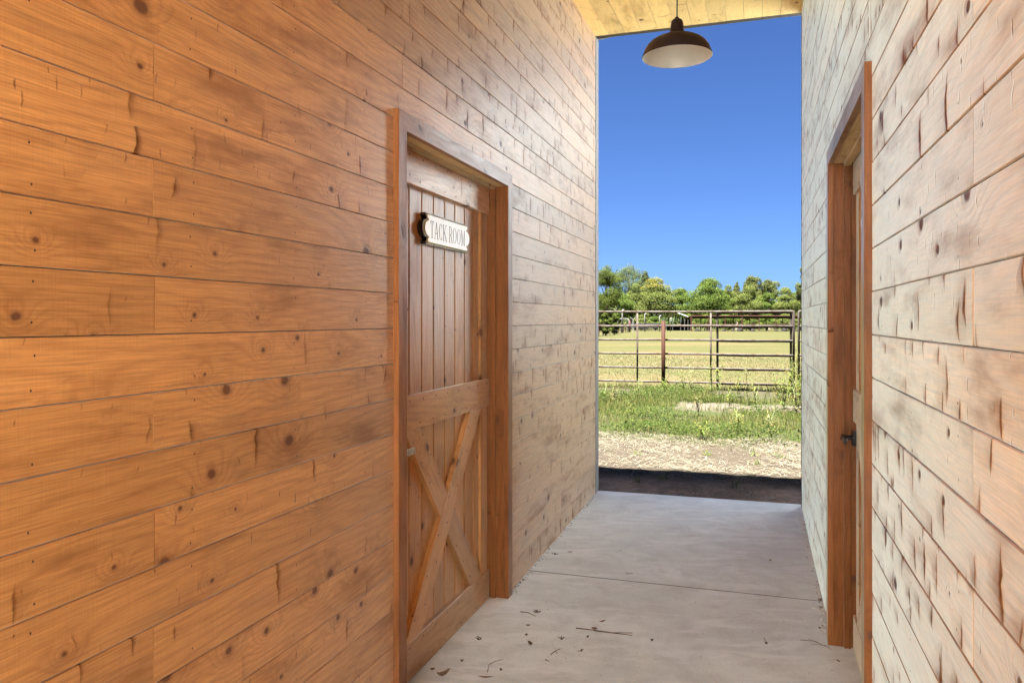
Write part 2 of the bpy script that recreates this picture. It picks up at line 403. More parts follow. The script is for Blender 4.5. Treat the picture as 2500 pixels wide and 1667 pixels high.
def W(px, Z):                       # distance Z in front of the camera, bearing px -> world x, y
    X = (px-1250)/F*Z
    return (X*CY - Z*SY, X*SY + Z*CY)
def slab_z(y): return 0.005 + (y-3.8)*0.015

# ------------------------------------------------------------------ the setting: ground and slab
def gz(x, y):
    if y < 6.145: return -0.22
    k_ = min(1, max(.3, (y-8)/2)); b = (0.010*math.sin(x*3.1+y*1.3) + 0.008*math.sin(x*7.7-y*5.1))*k_ + 0.006*math.sin(x*17+y*13)
    if y > 16: b -= 0.0045*(min(y, 400)-16)
    return -0.012 + b
xs = np.concatenate([[-900, -400, -200, -100, -60, -30, -15, -9], np.arange(-6, 4.01, 0.11), [6, 10, 18, 30, 60, 120, 250, 500, 900]])
ys = np.concatenate([[-300, -100, -40, -15, -5, 2, 5.9, 6.132], np.arange(6.15, 18, 0.11), np.arange(19, 40, 1.5), [45, 52, 60, 75, 90, 110, 140, 180, 250, 400, 900, 1500]])
vs = [(float(x), float(y), gz(x, y)) for y in ys for x in xs]; nx = len(xs)
fs = [(j*nx+i, j*nx+i+1, (j+1)*nx+i+1, (j+1)*nx+i) for j in range(len(ys)-1) for i in range(nx-1)]
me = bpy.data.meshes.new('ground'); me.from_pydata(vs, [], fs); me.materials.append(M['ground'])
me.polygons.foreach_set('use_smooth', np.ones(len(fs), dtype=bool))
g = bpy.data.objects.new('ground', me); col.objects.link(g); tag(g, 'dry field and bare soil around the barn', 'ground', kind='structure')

WL, WR, YB, YE = -1.229, 0.321, -1.75, 6.03      # wall faces, back end and far end of the passage
JOINTS = [1.2, 4.145]
sl = MB()
edges = [YB-0.1] + JOINTS + [YE+0.11]
for a, b in zip(edges, edges[1:]):
    a2, b2 = a+0.0045, b-0.0045
    xl = WL-0.16; xr = WR+0.16
    n = max(2, int((b2-a2)/0.35)); c = 0.0012
    for i in range(n):
        y0 = a2+(b2-a2)*i/n; y1 = a2+(b2-a2)*(i+1)/n
        d0 = c if i == 0 else 0; d1 = c if i == n-1 else 0
        sl.face([(xl, y0+d0, slab_z(y0)), (xr, y0+d0, slab_z(y0)), (xr, y1-d1, slab_z(y1)), (xl, y1-d1, slab_z(y1))])
    for y, s_ in ((a2, 1), (b2, -1)):
        z = slab_z(y); q = [(xl, y+s_*c, z), (xl, y, z-c), (xr, y, z-c), (xr, y+s_*c, z)]
        sl.face(q if s_ > 0 else q[::-1])
        q = [(xl, y, z-c), (xl, y, -0.25), (xr, y, -0.25), (xr, y, z-c)]
        sl.face(q if s_ > 0 else q[::-1])
sl.box((WL-0.15, YB-.09, -0.3), (WR+0.15, YE+0.09, slab_z(YB)-0.02))
for j_ in JOINTS: sl.box((WL-.15, j_-.0046, -.2), (WR+.15, j_+.0046, slab_z(j_)-.0007), 1)
slab = sl.build('concrete_path', [M['concrete'], M['jointdirt']])
tag(slab, 'smooth grey concrete slab running through the barn passage', 'floor', kind='structure')

fc_ = MB(); fc_.box((-14, -30, -0.3), (14, YB-0.103, -0.062)); tag(fc_.build('forecourt', M['forecourt']), 'pale limestone forecourt on the near side of the barn', 'ground', kind='structure')  # unseen ground, made pale to bounce sun into the passage

nb = thing('stable', (0, -12.5, 0), 'white stable with a steep pale metal roof across the forecourt, behind the viewer', 'stable')  # added out of view; its sunlit roof bounces light into the passage
m = MB(); m.box((-13, -21.0, -.1), (13, -4.7, 1.9)); m.build('wall', M['stablewhite'], nb, (0, -12.5, 1.2))
m = MB(); m.prism([(-4.2, 1.8), (-12.8, 10.4), (-21.4, 1.8)][::-1], (-13.4, 0, 0), (0, 1, 0), (0, 0, 1), (1, 0, 0), 26.8); m.build('roof', M['stablewhite'], nb, (0, -12.5, 5))

hs = thing('hay_shed', (5.2, 11.5, 0), 'hay shed with steep pale metal roof, out of sight behind the right wall', 'shed')  # added out of view to bounce sun onto the far left wall
m = MB(); m.prism([(8.3, .9), (13.6, 5.5), (13.75, 5.35), (8.4, .75)][::-1], (1.28, 0, 0), (0, 1, 0), (0, 0, 1), (1, 0, 0), 8.0); m.build('roof', M['shedwhite'], hs, (5.2, 11, 3.5))
for x_ in (1.5, 5.2, 8.9):
    for y_, h_ in ((8.6, .95), (13.5, 5.2)):
        m = MB(); m.tube([(x_, y_, -.1), (x_, y_, h_)], .07, 8); m.build('post', M['bark'], hs, (x_, y_, 0))
m = MB(); m.box((1.45, 13.4, 0), (9.1, 13.45, 5.1)); m.build('wall', M['shedwhite'], hs, (5.2, 13.4, 3))

# ------------------------------------------------------------------ the barn
barn = thing('barn', (-0.45, 2.4, 0), 'barn passage of stained horizontal boards with two crossbuck doors', 'barn')
DL = (2.519, 3.705); DR = (2.495, 3.612)          # door openings along y
ZT = 2.114                                       # opening height
PIT = 0.125
def ceil_z(y): return 3.707 + (y-YE)*0.045
def wall(side):
    rng = random.Random(21 if side < 0 else 33)
    X = WL if side < 0 else WR; nrm = Vector((-side, 0, 0)); base = 1.40 if side < 0 else 1.388
    D = DL if side < 0 else DR
    mb = MB(); T = 0.02
    od = [-1.13, 2.525] if side < 0 else [-1.1, 2.46, 5.2]; ev = [1.318, 4.9] if side < 0 else [1.345, 4.79]
    for k in range(-13, 20):
        z0 = base + k*PIT; z1 = z0 + PIT
        js = (ev if k % 2 == 0 else od)
        cuts = [YB] + [j + (rng.uniform(-.004, .004)) for j in js if j > YB+0.1] + [YE-0.004]
        for a, b in zip(cuts, cuts[1:]):
            segs = [(a, b, z0, z1)]
            if z0 < ZT+0.02:
                segs = []
                lo, hi = D[0]-0.035, D[1]+0.035
                if a < lo: segs.append((a, min(b, lo), z0, z1))
                if b > hi: segs.append((max(a, hi), b, z0, z1))
                if z1 > ZT+0.03 and b > lo and a < hi: segs.append((max(a, lo), min(b, hi), ZT+0.02, z1))
            dn = (0.35 if a < 1.0 else 0.55) if side < 0 else 0.85
            if side < 0 and (z0 > 2.2 or a > 2.4): dn = 0.95
            if side > 0 and z0 < .9: dn = 1.0
            tone = (min(1, max(0, (-.25 if side > 0 and z0 < .9 else 0)+rng.gauss(.5 if side < 0 else .30, .30))), min(1, rng.uniform(.35, 1.25)*dn), rng.random()*(.6+.4*dn)); off = (rng.uniform(0, 90), rng.uniform(0, 90))
            pr = rng.uniform(-0.0007, 0.0007)
            for (s0, s1, q0, q1) in segs:
                if s1-s0 < 0.02: continue
                zb = q0+0.0006; zt = q1-0.0016
                if zt > ceil_z(s1)+0.012: zt = ceil_z(s1)+0.012
                if zt-zb < 0.01: continue
                g0 = 0.0009
                mb.board((X-nrm.x*T, s0+g0, zb), (0, 1, 0), (0, 0, 1), nrm, s1-s0-2*g0, zt-zb, T+pr, 0.0020, tone, (off[0]+s0-a, off[1]+q0-z0))
        # nail heads on the studs
        y = -1.0
        while y < YE:
            for dz in (0.025, 0.095):
                yy = y + rng.uniform(-.008, .008); zz = z0+dz+rng.uniform(-.005, .005)
                if not (D[0]-0.12 < yy < D[1]+0.12 and zz < ZT+0.12) and zz < ceil_z(yy)-.01 and rng.random() < .8:
                    r = 0.0021
                    pts = [(X+nrm.x*0.0011, yy+r*math.cos(t), zz+r*1.3*math.sin(t)) for t in (0, 1.05, 2.1, 3.14, 4.19, 5.24)]
                    mb.face(pts if side > 0 else pts[::-1], None, mi=2)
            y += 0.406
    # backing behind the boards
    B = [(YB+.003, D[0]-.03), (D[1]+.03, YE-.008)]
    for a, b in B: mb.box((min(X-nrm.x*.012, X-nrm.x*.05), a, -0.2), (max(X-nrm.x*.012, X-nrm.x*.05), b, 3.68), 1)
    mb.box((min(X-nrm.x*.012, X-nrm.x*.05), D[0]-.03, ZT+.03), (max(X-nrm.x*.012, X-nrm.x*.05), D[1]+.03, 3.68), 1)
    o = mb.build('wall', [M['wall'], M['gap'], M['nail']], barn, (X, 2.4, 0))
    o['label'] = 'left passage wall of orange stained boards' if side < 0 else 'right passage wall with pale sheen on its boards'
    # corner trim at the far end
    ct = MB(); xw = X-nrm.x*0.03
    if side < 0:
        ct.box((X-0.14, YE+.001, 0.03), (X+0.003, YE+0.105, ceil_z(YE)-.004))
    else:
        ct.box((X-0.003, YE, -0.02), (X+0.09, YE+0.012, ceil_z(YE)-.002))
    ct.build('corner_trim', M['corner'] if side < 0 else M['gutter'], o, (X, YE, 0))
    return o
wl = wall(-1); wr = wall(1)
# rooms behind the two walls
for side in (-1, 1):
    D = DL if side < 0 else DR
    a = (-6.0, WL-0.16) if side < 0 else (WR+0.16, 4.0)
    fb = MB(); fb.box((a[0], YB+.01, -0.25), (a[1], YE-.012, 3.66))
    x0, x1 = (WL-0.157, WL-0.051) if side < 0 else (WR+0.051, WR+0.157)
    fb.box((x0, YB+.01, -0.25), (x1, D[0]-.031, 3.66)); fb.box((x0, D[1]+.031, -0.25), (x1, YE-.012, 3.66)); fb.box((x0, D[0]-.0305, ZT+.031), (x1, D[1]+.0305, 3.66))
    f = fb.build('outer_wall', M['facade'], barn, ((a[0]+a[1])/2, 2.4, 0))
# ceiling
cb = MB(); xcs = WL - 0.02; i = 0; BW = 0.1292
while xcs < WR+0.02:
    L = 0; y = YB
    cuts = [YB] + ([2.1] if i % 2 else [0.4, 4.0]) + [YE+0.0]
    for a, b in zip(cuts, cuts[1:]):
        d = Vector((0, b-a, (b-a)*0.045)); ln = d.length
        w = min(BW-0.0022, WR+0.02-xcs)
        if w > 0.01:
            cb.board((xcs, a+.0008, ceil_z(a)+0.018), d, (1, 0, 0), (0, 0.045, -1), ln-.0016, w, 0.018+RNG.uniform(-.0006, .0006), 0.002)
    xcs += BW; i += 1
cb.box((WL-.03, YB+.01, 3.75), (WR+.03, YE-.01, 3.77), 1)
ceiling = cb.build('ceiling', [M['pine'], M['gap']], barn, (-0.45, 2.4, 3.6))
ceiling['label'] = 'golden pine ceiling boards over the passage'
# drip edge: thin metal strip just past the boards, sagging at both ends
de = MB(); N = 24; prev = None
for k in range(N+1):
    t = k/N; x = -3.5 + 6.0*t; q = (x-WL)/(WR-WL)
    low = 0.004 + 0.034*max(0, 1-q/0.17) * (1 if q > -0.2 else 1) * (q < 0.17) if q >= 0 else 0.038
    if q > 0.70: low = 0.004 + 0.020*min(1, (q-0.70)/0.30)**0.7
    z = ceil_z(YE) - low + 0.045
    cur = (x, z)
    if prev:
        mi = 0 if q < 0.4 else 1
        (xa, za), (xb, zb) = prev, cur
        for yy, rv in ((YE+.112, False), (YE+.12, True)):
            f_ = [(xa, yy, za), (xb, yy, zb), (xb, yy, ceil_z(YE)+.12), (xa, yy, ceil_z(YE)+.12)]
            de.face(f_[::-1] if rv else f_, None, mi=mi)
        de.face([(xa, YE+.112, za), (xa, YE+.12, za), (xb, YE+.12, zb), (xb, YE+.112, zb)], None, mi=mi)
    prev = cur
de.box((-3.5, YE+.015, ceil_z(YE)+.02), (2.5, YE+.1115, ceil_z(YE)+.12), 1)
de.build('fascia', [M['drip'], M['gutter']], ceiling, (-0.45, YE+.06, 3.75))
rf = MB()
rf.face([(-6.4, YB-.05, 3.98), (4.4, YB-.05, 3.98), (4.4, YE+.14, 3.98), (-6.4, YE+.14, 3.98)])
rf.face([(-6.4, YB-.05, 3.78), (-6.4, YE+.14, 3.83), (4.4, YE+.14, 3.83), (4.4, YB-.05, 3.78)])
for q in ([(-6.4, YB-.05, 3.78), (4.4, YB-.05, 3.78), (4.4, YB-.05, 3.98), (-6.4, YB-.05, 3.98)],
          [(4.4, YE+.14, 3.83), (-6.4, YE+.14, 3.83), (-6.4, YE+.14, 3.98), (4.4, YE+.14, 3.98)],
          [(-6.4, YE+.14, 3.83), (-6.4, YB-.05, 3.78), (-6.4, YB-.05, 3.98), (-6.4, YE+.14, 3.98)],
          [(4.4, YB-.05, 3.78), (4.4, YE+.14, 3.83), (4.4, YE+.14, 3.98), (4.4, YB-.05, 3.98)]): rf.face(q)
rf.build('roof', M['roofing'], barn, (-0.45, 2.4, 3.9))

# ---- doors and frames.  local axes: d along the wall (+ away), z up, n out of the wall into the passage
def doorset(side):
    X = WL if side < 0 else WR; n = Vector((-side, 0, 0)); D = DL if side < 0 else DR
    d0, d1 = D; Wd = d1-d0
    rng = random.Random(5 if side < 0 else 9)
    dY = Vector((0, 1, 0)); dZ = Vector((0, 0, 1))
    fl = lambda y: slab_z(y)
    def P(dep, y, z): return Vector((X, y, z)) + n*(-dep)
    fr_lab = 'door frame of the tack room doorway' if side < 0 else 'door frame of the doorway opposite the tack room'
    # jamb lining (two legs + head): depth 0..-0.125
    jm = MB()
    jt = 0.019
    jm.board(P(0.125, d1+jt, fl(d1)+.001), dZ, n, -dY, ZT-fl(d1)+.018, 0.124, jt, .001, rng=rng)
    fr = jm.build('door_frame', M['trim'], barn, (X, (d0+d1)/2, 1.05)); fr['label'] = fr_lab
    jm = MB(); jm.board(P(0.125, d0-jt, fl(d0)+.001), dZ, n, dY, ZT-fl(d0)+.018, 0.124, jt, .001, rng=rng)
    jm.build('jamb', M['trim'], fr, (X, d0, 1.05))
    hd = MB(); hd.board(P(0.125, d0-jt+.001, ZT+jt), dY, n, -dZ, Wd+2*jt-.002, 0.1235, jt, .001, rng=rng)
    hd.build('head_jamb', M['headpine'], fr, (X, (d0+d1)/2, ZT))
    # stops, 27 mm deep, 12 mm thick, from depth .045 to .072
    sd0, sd1 = 0.044, 0.072
    for nm, y, dr, flo in (('stop', d1-.0002, -dY, fl(d1)), ('stop', d0+.0002, dY, fl(d0))):
        st = MB(); st.board(P(sd1, y, flo+.001), dZ, n, dr, ZT-flo-.002, sd1-sd0, 0.013, .0015, rng=rng)
        st.build('stop', M['trim'], fr, (X, y, 1.05))
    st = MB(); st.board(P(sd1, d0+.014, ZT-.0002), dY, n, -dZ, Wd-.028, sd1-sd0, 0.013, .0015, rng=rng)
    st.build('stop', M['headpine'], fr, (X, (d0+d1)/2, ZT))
    # casings with mitred corners, 21 mm proud
    cw, ctk = 0.068, 0.021
    for (y, dr, m) in ((d0, -1, 1), (d1, 1, 1)):
        cs = MB(); z0 = fl(y)+.001
        cs.board(P(.0035, y, z0), dZ, dY*dr, n, ZT-z0, cw, ctk+.0035, .0018, rng=rng, a1=1.0)
        cs.build('casing', M['trim'], fr, (X, y, 1.05))
    cs = MB(); cs.board(P(.0035, d0, ZT), dY, dZ, n, Wd, cw, ctk+.003, .0018, rng=rng, a0=-1.0, a1=1.0)
    cs.build('casing', M['trim'], fr, (X, (d0+d1)/2, ZT+.03))
    # ---- leaf
    base = 0.106; thick = 0.025          # plank face depth, rail thickness
    e0, e1 = d0+.004, d1-.004; zb = 0.012 + fl(d0); zt = ZT-.004
    dr = MB(); k = 0; y = e0+0.033
    gro = [e0]
    while y < e1-.03: gro.append(y); y += 0.1225
    gro.append(e1)
    for a, b in zip(gro, gro[1:]):
        dr.board(P(base+.03, a+.003, zb), dZ, dY, n, zt-zb, b-a-.006, 0.03, .004, rng=rng)
    dr.box(tuple(min(p, q) for p, q in zip(P(base+.008, e0+.002, zb+.002), P(base+.0315, e1-.002, zt-.002))),
           tuple(max(p, q) for p, q in zip(P(base+.008, e0+.002, zb+.002), P(base+.0315, e1-.002, zt-.002))), 1)
    door = dr.build('door', [M['door'], M['gap']], barn, (X, (d0+d1)/2, 1.0))
    door['label'] = 'crossbuck plank door carrying the TACK ROOM sign' if side < 0 else 'crossbuck plank door half hidden by the right casing'
    def nails(mb, pts, dep):
        for (y, z) in pts:
            r = .0045; q = [P(dep, y+r*math.cos(t), z+r*math.sin(t)) for t in [i*math.pi/4 for i in range(8)]]
            mb.face(q if side > 0 else q[::-1], None, mi=1)
    def rail(za, zc, nm='rail'):
        r = MB(); r.board(P(base-.0005, e0+.001, za), dY, dZ, n, e1-e0-.002, zc-za, thick, .002, rng=rng)
        ys_ = [e0+.07+i*(e1-e0-.14)/8 for i in range(9)]
        nails(r, [(y, za+.022) for y in ys_] + [(y+.03, zc-.022) for y in ys_], base-.0005-thick-.0006)
        r.build(nm, [M['door'], M['nail']], door, (X, (e0+e1)/2, (za+zc)/2))
    rail(1.972, zt); rail(0.990, 1.128); rail(zb+.001, 0.150)
    for (a, b) in ((e0+.001, e0+.095), (e1-.095, e1-.001)):
        for (za, zc) in ((.1505, .9895), (1.1285, 1.9715)):
            s_ = MB(); s_.board(P(base-.0005, a, za), dZ, dY, n, zc-za, b-a, thick-.012, .002, rng=rng)
            s_.build('stile', M['door'], door, (X, (a+b)/2, (za+zc)/2))
    # braces between rails (parallelogram bars)
    za, zc = .1508, .9892; H = zc-za; bw = .155
    i0, i1 = e0+.19, e1-.115
    def brace(yb, yt, zl, zh, tk):
        b_ = MB(); f0 = (zl-za)/H; f1 = (zh-za)/H
        ya = yb + (yt-yb)*f0; yc = yb + (yt-yb)*f1
        aL = Vector((0, yc-ya, zh-zl)); aW = dY; L = aL.length; aLn = aL.normalized()
        # cut horizontally: board along aL with width measured along y
        o = P(base-.0006, ya, zl); q = [(0, 0), (bw, 0)]
        tone = (rng.random(), rng.random(), rng.random()); ou, ov = rng.uniform(0, 90), rng.uniform(0, 90)
        pw = bw*abs(aLn.z); sh = aLn.y
        A = [o, o+dY*bw, o+dY*bw+aL, o+aL]; B = [p+n*tk for p in A]
        uvA = [(ou, ov), (ou+bw*sh, ov+pw), (ou+L+bw*sh, ov+pw), (ou+L, ov)]
        def fc(p, uvs):
            b_.face(p, uvs, tone, 0)
        fl_ = side < 0
        fc(B[::1] if fl_ else B[::-1], uvA if fl_ else uvA[::-1])
        for i in range(4):
            j = (i+1) % 4; p = [A[i], A[j], B[j], B[i]]; uu = [uvA[i], uvA[j], (uvA[j][0], uvA[j][1]+tk), (uvA[i][0], uvA[i][1]+tk)]
            fc(p if fl_ else p[::-1], uu if fl_ else uu[::-1])
        pts = []
        nn = max(2, int(L/.17))
        for i in range(nn):
            t = (i+.5)/nn; c = o + aL*t
            pts.append((c.y+bw*.18, c.z)); pts.append((c.y+bw*.82, c.z+.03))
        nails(b_, [p for p in pts if zl+.01 < p[1] < zh-.01], base-.0006-tk-.0006)
        b_.build('brace', [M['door'], M['nail']], door, (X, (ya+yc)/2+bw/2, (zl+zh)/2))
    brace(i0, i1-bw, za, zc, thick-.0005)                      # full bar rising away from the viewer
    c_lo = i1-bw; c_hi = i0                                    # the crossing bar, cut in two pieces
    # find the heights where the crossing bar clears the full bar
    slope = (i1-bw-i0)/H
    z_lo_top = za + H*(0.5) - (bw/(2*abs(slope)))*1.0; z_hi_bot = za + H*0.5 + (bw/(2*abs(slope)))*1.0
    def cross(zl, zh):
        # clip polygon of the crossing bar against the full bar
        b_ = MB(); tk = thick-.0015
        def yl(z): return c_lo + (c_hi-c_lo)*(z-za)/H
        def fy(z): return i0 + (i1-bw-i0)*(z-za)/H
        # lines meet where yl(z)=fy(z)+bw, yl+bw=fy etc.
        zA = za + H*((c_lo-i0-bw)/((i1-bw-i0)-(c_hi-c_lo)))       # left edge of crossing = right edge of full
        zB = za + H*((c_lo+bw-i0)/((i1-bw-i0)-(c_hi-c_lo)))       # right edge of crossing = left edge of full
        zM = za + H*((c_lo-i0)/((i1-bw-i0)-(c_hi-c_lo)))
        if zl == za: poly = [(yl(za), za), (yl(za)+bw, za), (yl(zM)+bw, zM), (yl(zA), zA)]
        else: poly = [(yl(zM), zM), (yl(zB)+bw, zB), (yl(zc)+bw, zc), (yl(zc), zc)]
        if zl == za: poly[2] = (fy(zM)+bw, zM)
        tone = (rng.random(), rng.random(), rng.random()); ou, ov = rng.uniform(0, 90), rng.uniform(0, 90)
        ang = math.atan2(H, c_hi-c_lo); ca, sa = math.cos(ang), math.sin(ang)
        A = [P(base-.0006, y, z) for y, z in poly]; B = [p+n*tk for p in A]
        uvA = [(ou+y*ca+z*sa, ov-y*sa+z*ca) for y, z in poly]
        fl_ = side < 0
        b_.face(B if fl_ else B[::-1], uvA if fl_ else uvA[::-1], tone)
        for i in range(4):
            j = (i+1) % 4; p = [A[i], A[j], B[j], B[i]]; uu = [uvA[i], uvA[j], (uvA[j][0]+.01, uvA[j][1]+tk), (uvA[i][0]+.01, uvA[i][1]+tk)]
            b_.face(p if fl_ else p[::-1], uu if fl_ else uu[::-1], tone)
        pts = []
        for i in range(3):
            z = zl+.05+(zh-zl-.1)*i/2; pts += [(yl(z)+bw*.2, z), (yl(z)+bw*.8, z+.02)]
        nails(b_, [(y, z) for y, z in pts if (z < min(zA, zB)-.02 or z > max(zA, zB)+.02)], base-.0006-tk-.0006)
        b_.build('brace', [M['door'], M['nail']], door, (X, sum(p[0] for p in poly)/4, (zl+zh)/2))
    cross(za, za+H*.35); cross(za+H*.65, zc)
    # lever handle: near the viewer on the left door, at the far stile on the right door
    hm = M['brass'] if side < 0 else M['bronze']
    hy = e0+.055 if side < 0 else e1-.05; hz = .925; sgn = 1 if side < 0 else -1
    h = MB(); f0 = base-thick
    def bx(y0, y1, z0, z1, a, b):
        p, q = P(a, y0, z0), P(b, y1, z1)
        h.box(tuple(map(min, p, q)), tuple(map(max, p, q)))
    bx(hy-.031, hy+.031, hz-.031, hz+.031, f0+.003, f0-.008)
    h.tube([P(f0-.007, hy, hz), P(f0-.046, hy, hz)], .010, 12)
    y0, y1 = sorted((hy-sgn*.012, hy+sgn*.115))
    bx(y0, y1, hz-.0115, hz+.0115, f0-.042, f0-.054)
    h.build('lever_handle', hm, door, (X, hy, hz))
    return door
dl = doorset(-1); dr_ = doorset(1)

# ------------------------------------------------------------------ name plaques
def plaque_outline(w, h, step=.018, bul=.045, N=10):
    """rectangle whose ends step in, then bulge out in an arc"""
    hw, hh = w/2, h/2; pts = []
    def end(sg):
        e = []; ha = hh*0.60
        e.append((hw, -hh)); e.append((hw, -hh*.80))
        for i in range(4):                                      # small cove
            t = i/3*math.pi/2; e.append((hw - .012*math.sin(t)*1.0 + 0.0, -hh*.80 + .018*(1-math.cos(t))*.6))
        for i in range(N+1):
            a = -1 + 2*i/N; e.append((hw - .012 + (bul)*(1-a*a)**0.55, ha*a))
        for i in range(3, -1, -1):
            t = i/3*math.pi/2; e.append((hw - .012*math.sin(t), hh*.80 - .018*(1-math.cos(t))*.6))
        e.append((hw, hh)); return e
    r = end(1); l = [(-x, -y) for x, y in r]
    return r + l
def serif_text(mb, text, x0, z0, h, place, mi):
    """condensed roman capitals built from strokes; place(x, z) -> 3-D polygon point"""
    TK, TN = .016, .006
    def poly(p): mb.face([place(x, z) for x, z in p], None, mi=mi)
    def stroke(a, b, w0, w1=None):
        w1 = w1 or w0; (xa, za), (xb, zb) = a, b
        poly([(xa-w0/2, za), (xa+w0/2, za), (xb+w1/2, zb), (xb-w1/2, zb)])
    def bar(xa, xb, z, t): poly([(xa, z-t/2), (xb, z-t/2), (xb, z+t/2), (xa, z+t/2)])
    def arc(cx, cz, rx, rz, a0, a1, thick=lambda c: 1, n=18):
        for i in range(n):
            t0 = a0+(a1-a0)*i/n; t1 = a0+(a1-a0)*(i+1)/n
            def o(t, k):
                w = (TN + (TK-TN)*abs(math.cos(t)))/2*k
                return (cx+(rx+w)*math.cos(t), cz+(rz+w*.5)*math.sin(t))
            poly([o(t0, -1), o(t0, 1), o(t1, 1), o(t1, -1)])
    x = x0; k = h/0.078
    TK *= k*.42; TN *= k*.55
    sf = .007*k*.9
    for ch in text:
        if ch == ' ': x += .022*k; continue
        if ch == 'T':
            w = .034*k; m = x+w/2
            stroke((m, z0), (m, z0+h), TK); bar(x, x+w, z0+h-TN/2, TN); bar(m-sf, m+sf, z0+TN/2, TN)
            stroke((x+TN/2, z0+h*.80), (x+TN/2, z0+h), TN*.5, TN); stroke((x+w-TN/2, z0+h*.80), (x+w-TN/2, z0+h), TN*.5, TN)
        if ch == 'A':
            w = .040*k; m = x+w/2
            stroke((x+sf*.6, z0), (m, z0+h), TN); stroke((x+w-sf*.8, z0), (m, z0+h), TK); bar(x+w*.25, x+w*.72, z0+h*.34, TN)
            bar(x-sf*.2, x+sf*1.4, z0+TN/2, TN); bar(x+w-sf*1.8, x+w+sf*.2, z0+TN/2, TN)
        if ch == 'C':
            w = .036*k; arc(x+w/2, z0+h/2, w/2-TK/2, h/2-TN/2, R(48), R(312))
            stroke((x+w*.84, z0+h*.70), (x+w*.84, z0+h*.97), TN*.6, TN); stroke((x+w*.84, z0+h*.03), (x+w*.84, z0+h*.26), TN, TN*.6)
        if ch == 'K':
            w = .038*k; a = x+sf
            stroke((a, z0), (a, z0+h), TK); bar(a-sf, a+sf, z0+TN/2, TN); bar(a-sf, a+sf, z0+h-TN/2, TN)
            stroke((a+TK*.4, z0+h*.42), (x+w*.85, z0+h), TN); stroke((x+w*.93, z0), (x+w*.40, z0+h*.58), TK)
            bar(x+w*.72, x+w*1.0, z0+h-TN/2, TN); bar(x+w*.76, x+w*1.1, z0+TN/2, TN)
        if ch == 'R':
            w = .036*k; a = x+sf
            stroke((a, z0), (a, z0+h), TK); bar(a-sf, a+sf, z0+TN/2, TN); bar(a-sf, a+w*.4, z0+h-TN/2, TN); bar(a, a+w*.4, z0+h*.48, TN)
            arc(a+w*.36, z0+h*.735, w*.30, h*.25-TN/2, R(-90), R(90)); stroke((x+w*.96, z0), (x+w*.55, z0+h*.48), TK); bar(x+w*.82, x+w*1.12, z0+TN/2, TN)
        if ch == 'O':
            w = .041*k; arc(x+w/2, z0+h/2, w/2-TK/2, h/2-TN/2, 0, 2*math.pi, n=28)
        if ch == 'M':
            w = .046*k
            stroke((x+sf, z0), (x+sf, z0+h), TN); stroke((x+w-sf, z0), (x+w-sf, z0+h), TK)
            stroke((x+w*.5, z0+h*.04), (x+sf, z0+h), TK); stroke((x+w*.5, z0+h*.04), (x+w-sf, z0+h), TN)
            bar(x, x+2*sf, z0+TN/2, TN); bar(x+w-2*sf, x+w, z0+TN/2, TN); bar(x, x+sf*1.2, z0+h-TN/2, TN); bar(x+w-sf*1.2, x+w, z0+h-TN/2, TN)
        x += w + .0075*k
    return x - x0
def plaque(side, yc, text, label):
    X = WL if side < 0 else WR; n = Vector((-side, 0, 0)); base = 0.106-.0005
    zc = 1.813; w, h = .475, .138
    ay = Vector((0, 1, 0)) if side < 0 else Vector((0, -1, 0))
    az = Vector((0, 0, 1)); nn = n
    o = Vector((X, yc, zc)) - n*base
    root = thing('name_plaque', (X - n.x*base, yc, zc), label, 'sign', None)
    def lay(sw, sh, t0, t1, mi=0, mat=None, nm='backing', bl=.045):
        mb = MB(); pl = plaque_outline(sw, sh, bul=bl)
        mb.prism(pl, o+nn*t0, ay, az, nn, t1-t0, 0)
        return mb.build(nm, mat, root, tuple(o+nn*t0))
    lay(w-.004, h-.006, 0, .024, nm='backing', mat=M['black'])
    m2 = MB(); pl = plaque_outline(w-.006, h-.008, bul=.043); pf = plaque_outline(w-.022, h-.024, bul=.040)
    # bevel ring in gilt between backing and face
    A = [o+nn*.0241+ay*x+az*z for x, z in pl]; B = [o+nn*.0300+ay*x+az*z for x, z in pf]
    for i in range(len(A)):
        j = (i+1) % len(A); m2.face([A[i], A[j], B[j], B[i]])
    m2.build('beading', M['gold'], root, tuple(o))
    fc = MB(); fc.prism(pf, o+nn*.0242, ay, az, nn, .0062, 0); face = fc.build('face', M['white'], root, tuple(o))
    if text:
        t = MB(); tmp = MB(); hh = .072
        L = serif_text(tmp, text, 0, 0, hh, lambda x, z: (x, z, 0), 0)
        s_ = .405/L
        serif_text(t, text, 0, 0, hh, lambda x, z: o + nn*.0308 + ay*((x-L/2)*s_) + az*(z-hh/2-.002), 0)
        t.build('lettering', M['ink'], face, tuple(o+nn*.0308))
    return root
plaque(-1, 3.145, 'TACK ROOM', 'white TACK ROOM plaque with black shaped backing on the left door')
plaque(1, 3.05, '', 'white plaque mostly hidden behind the right door casing')

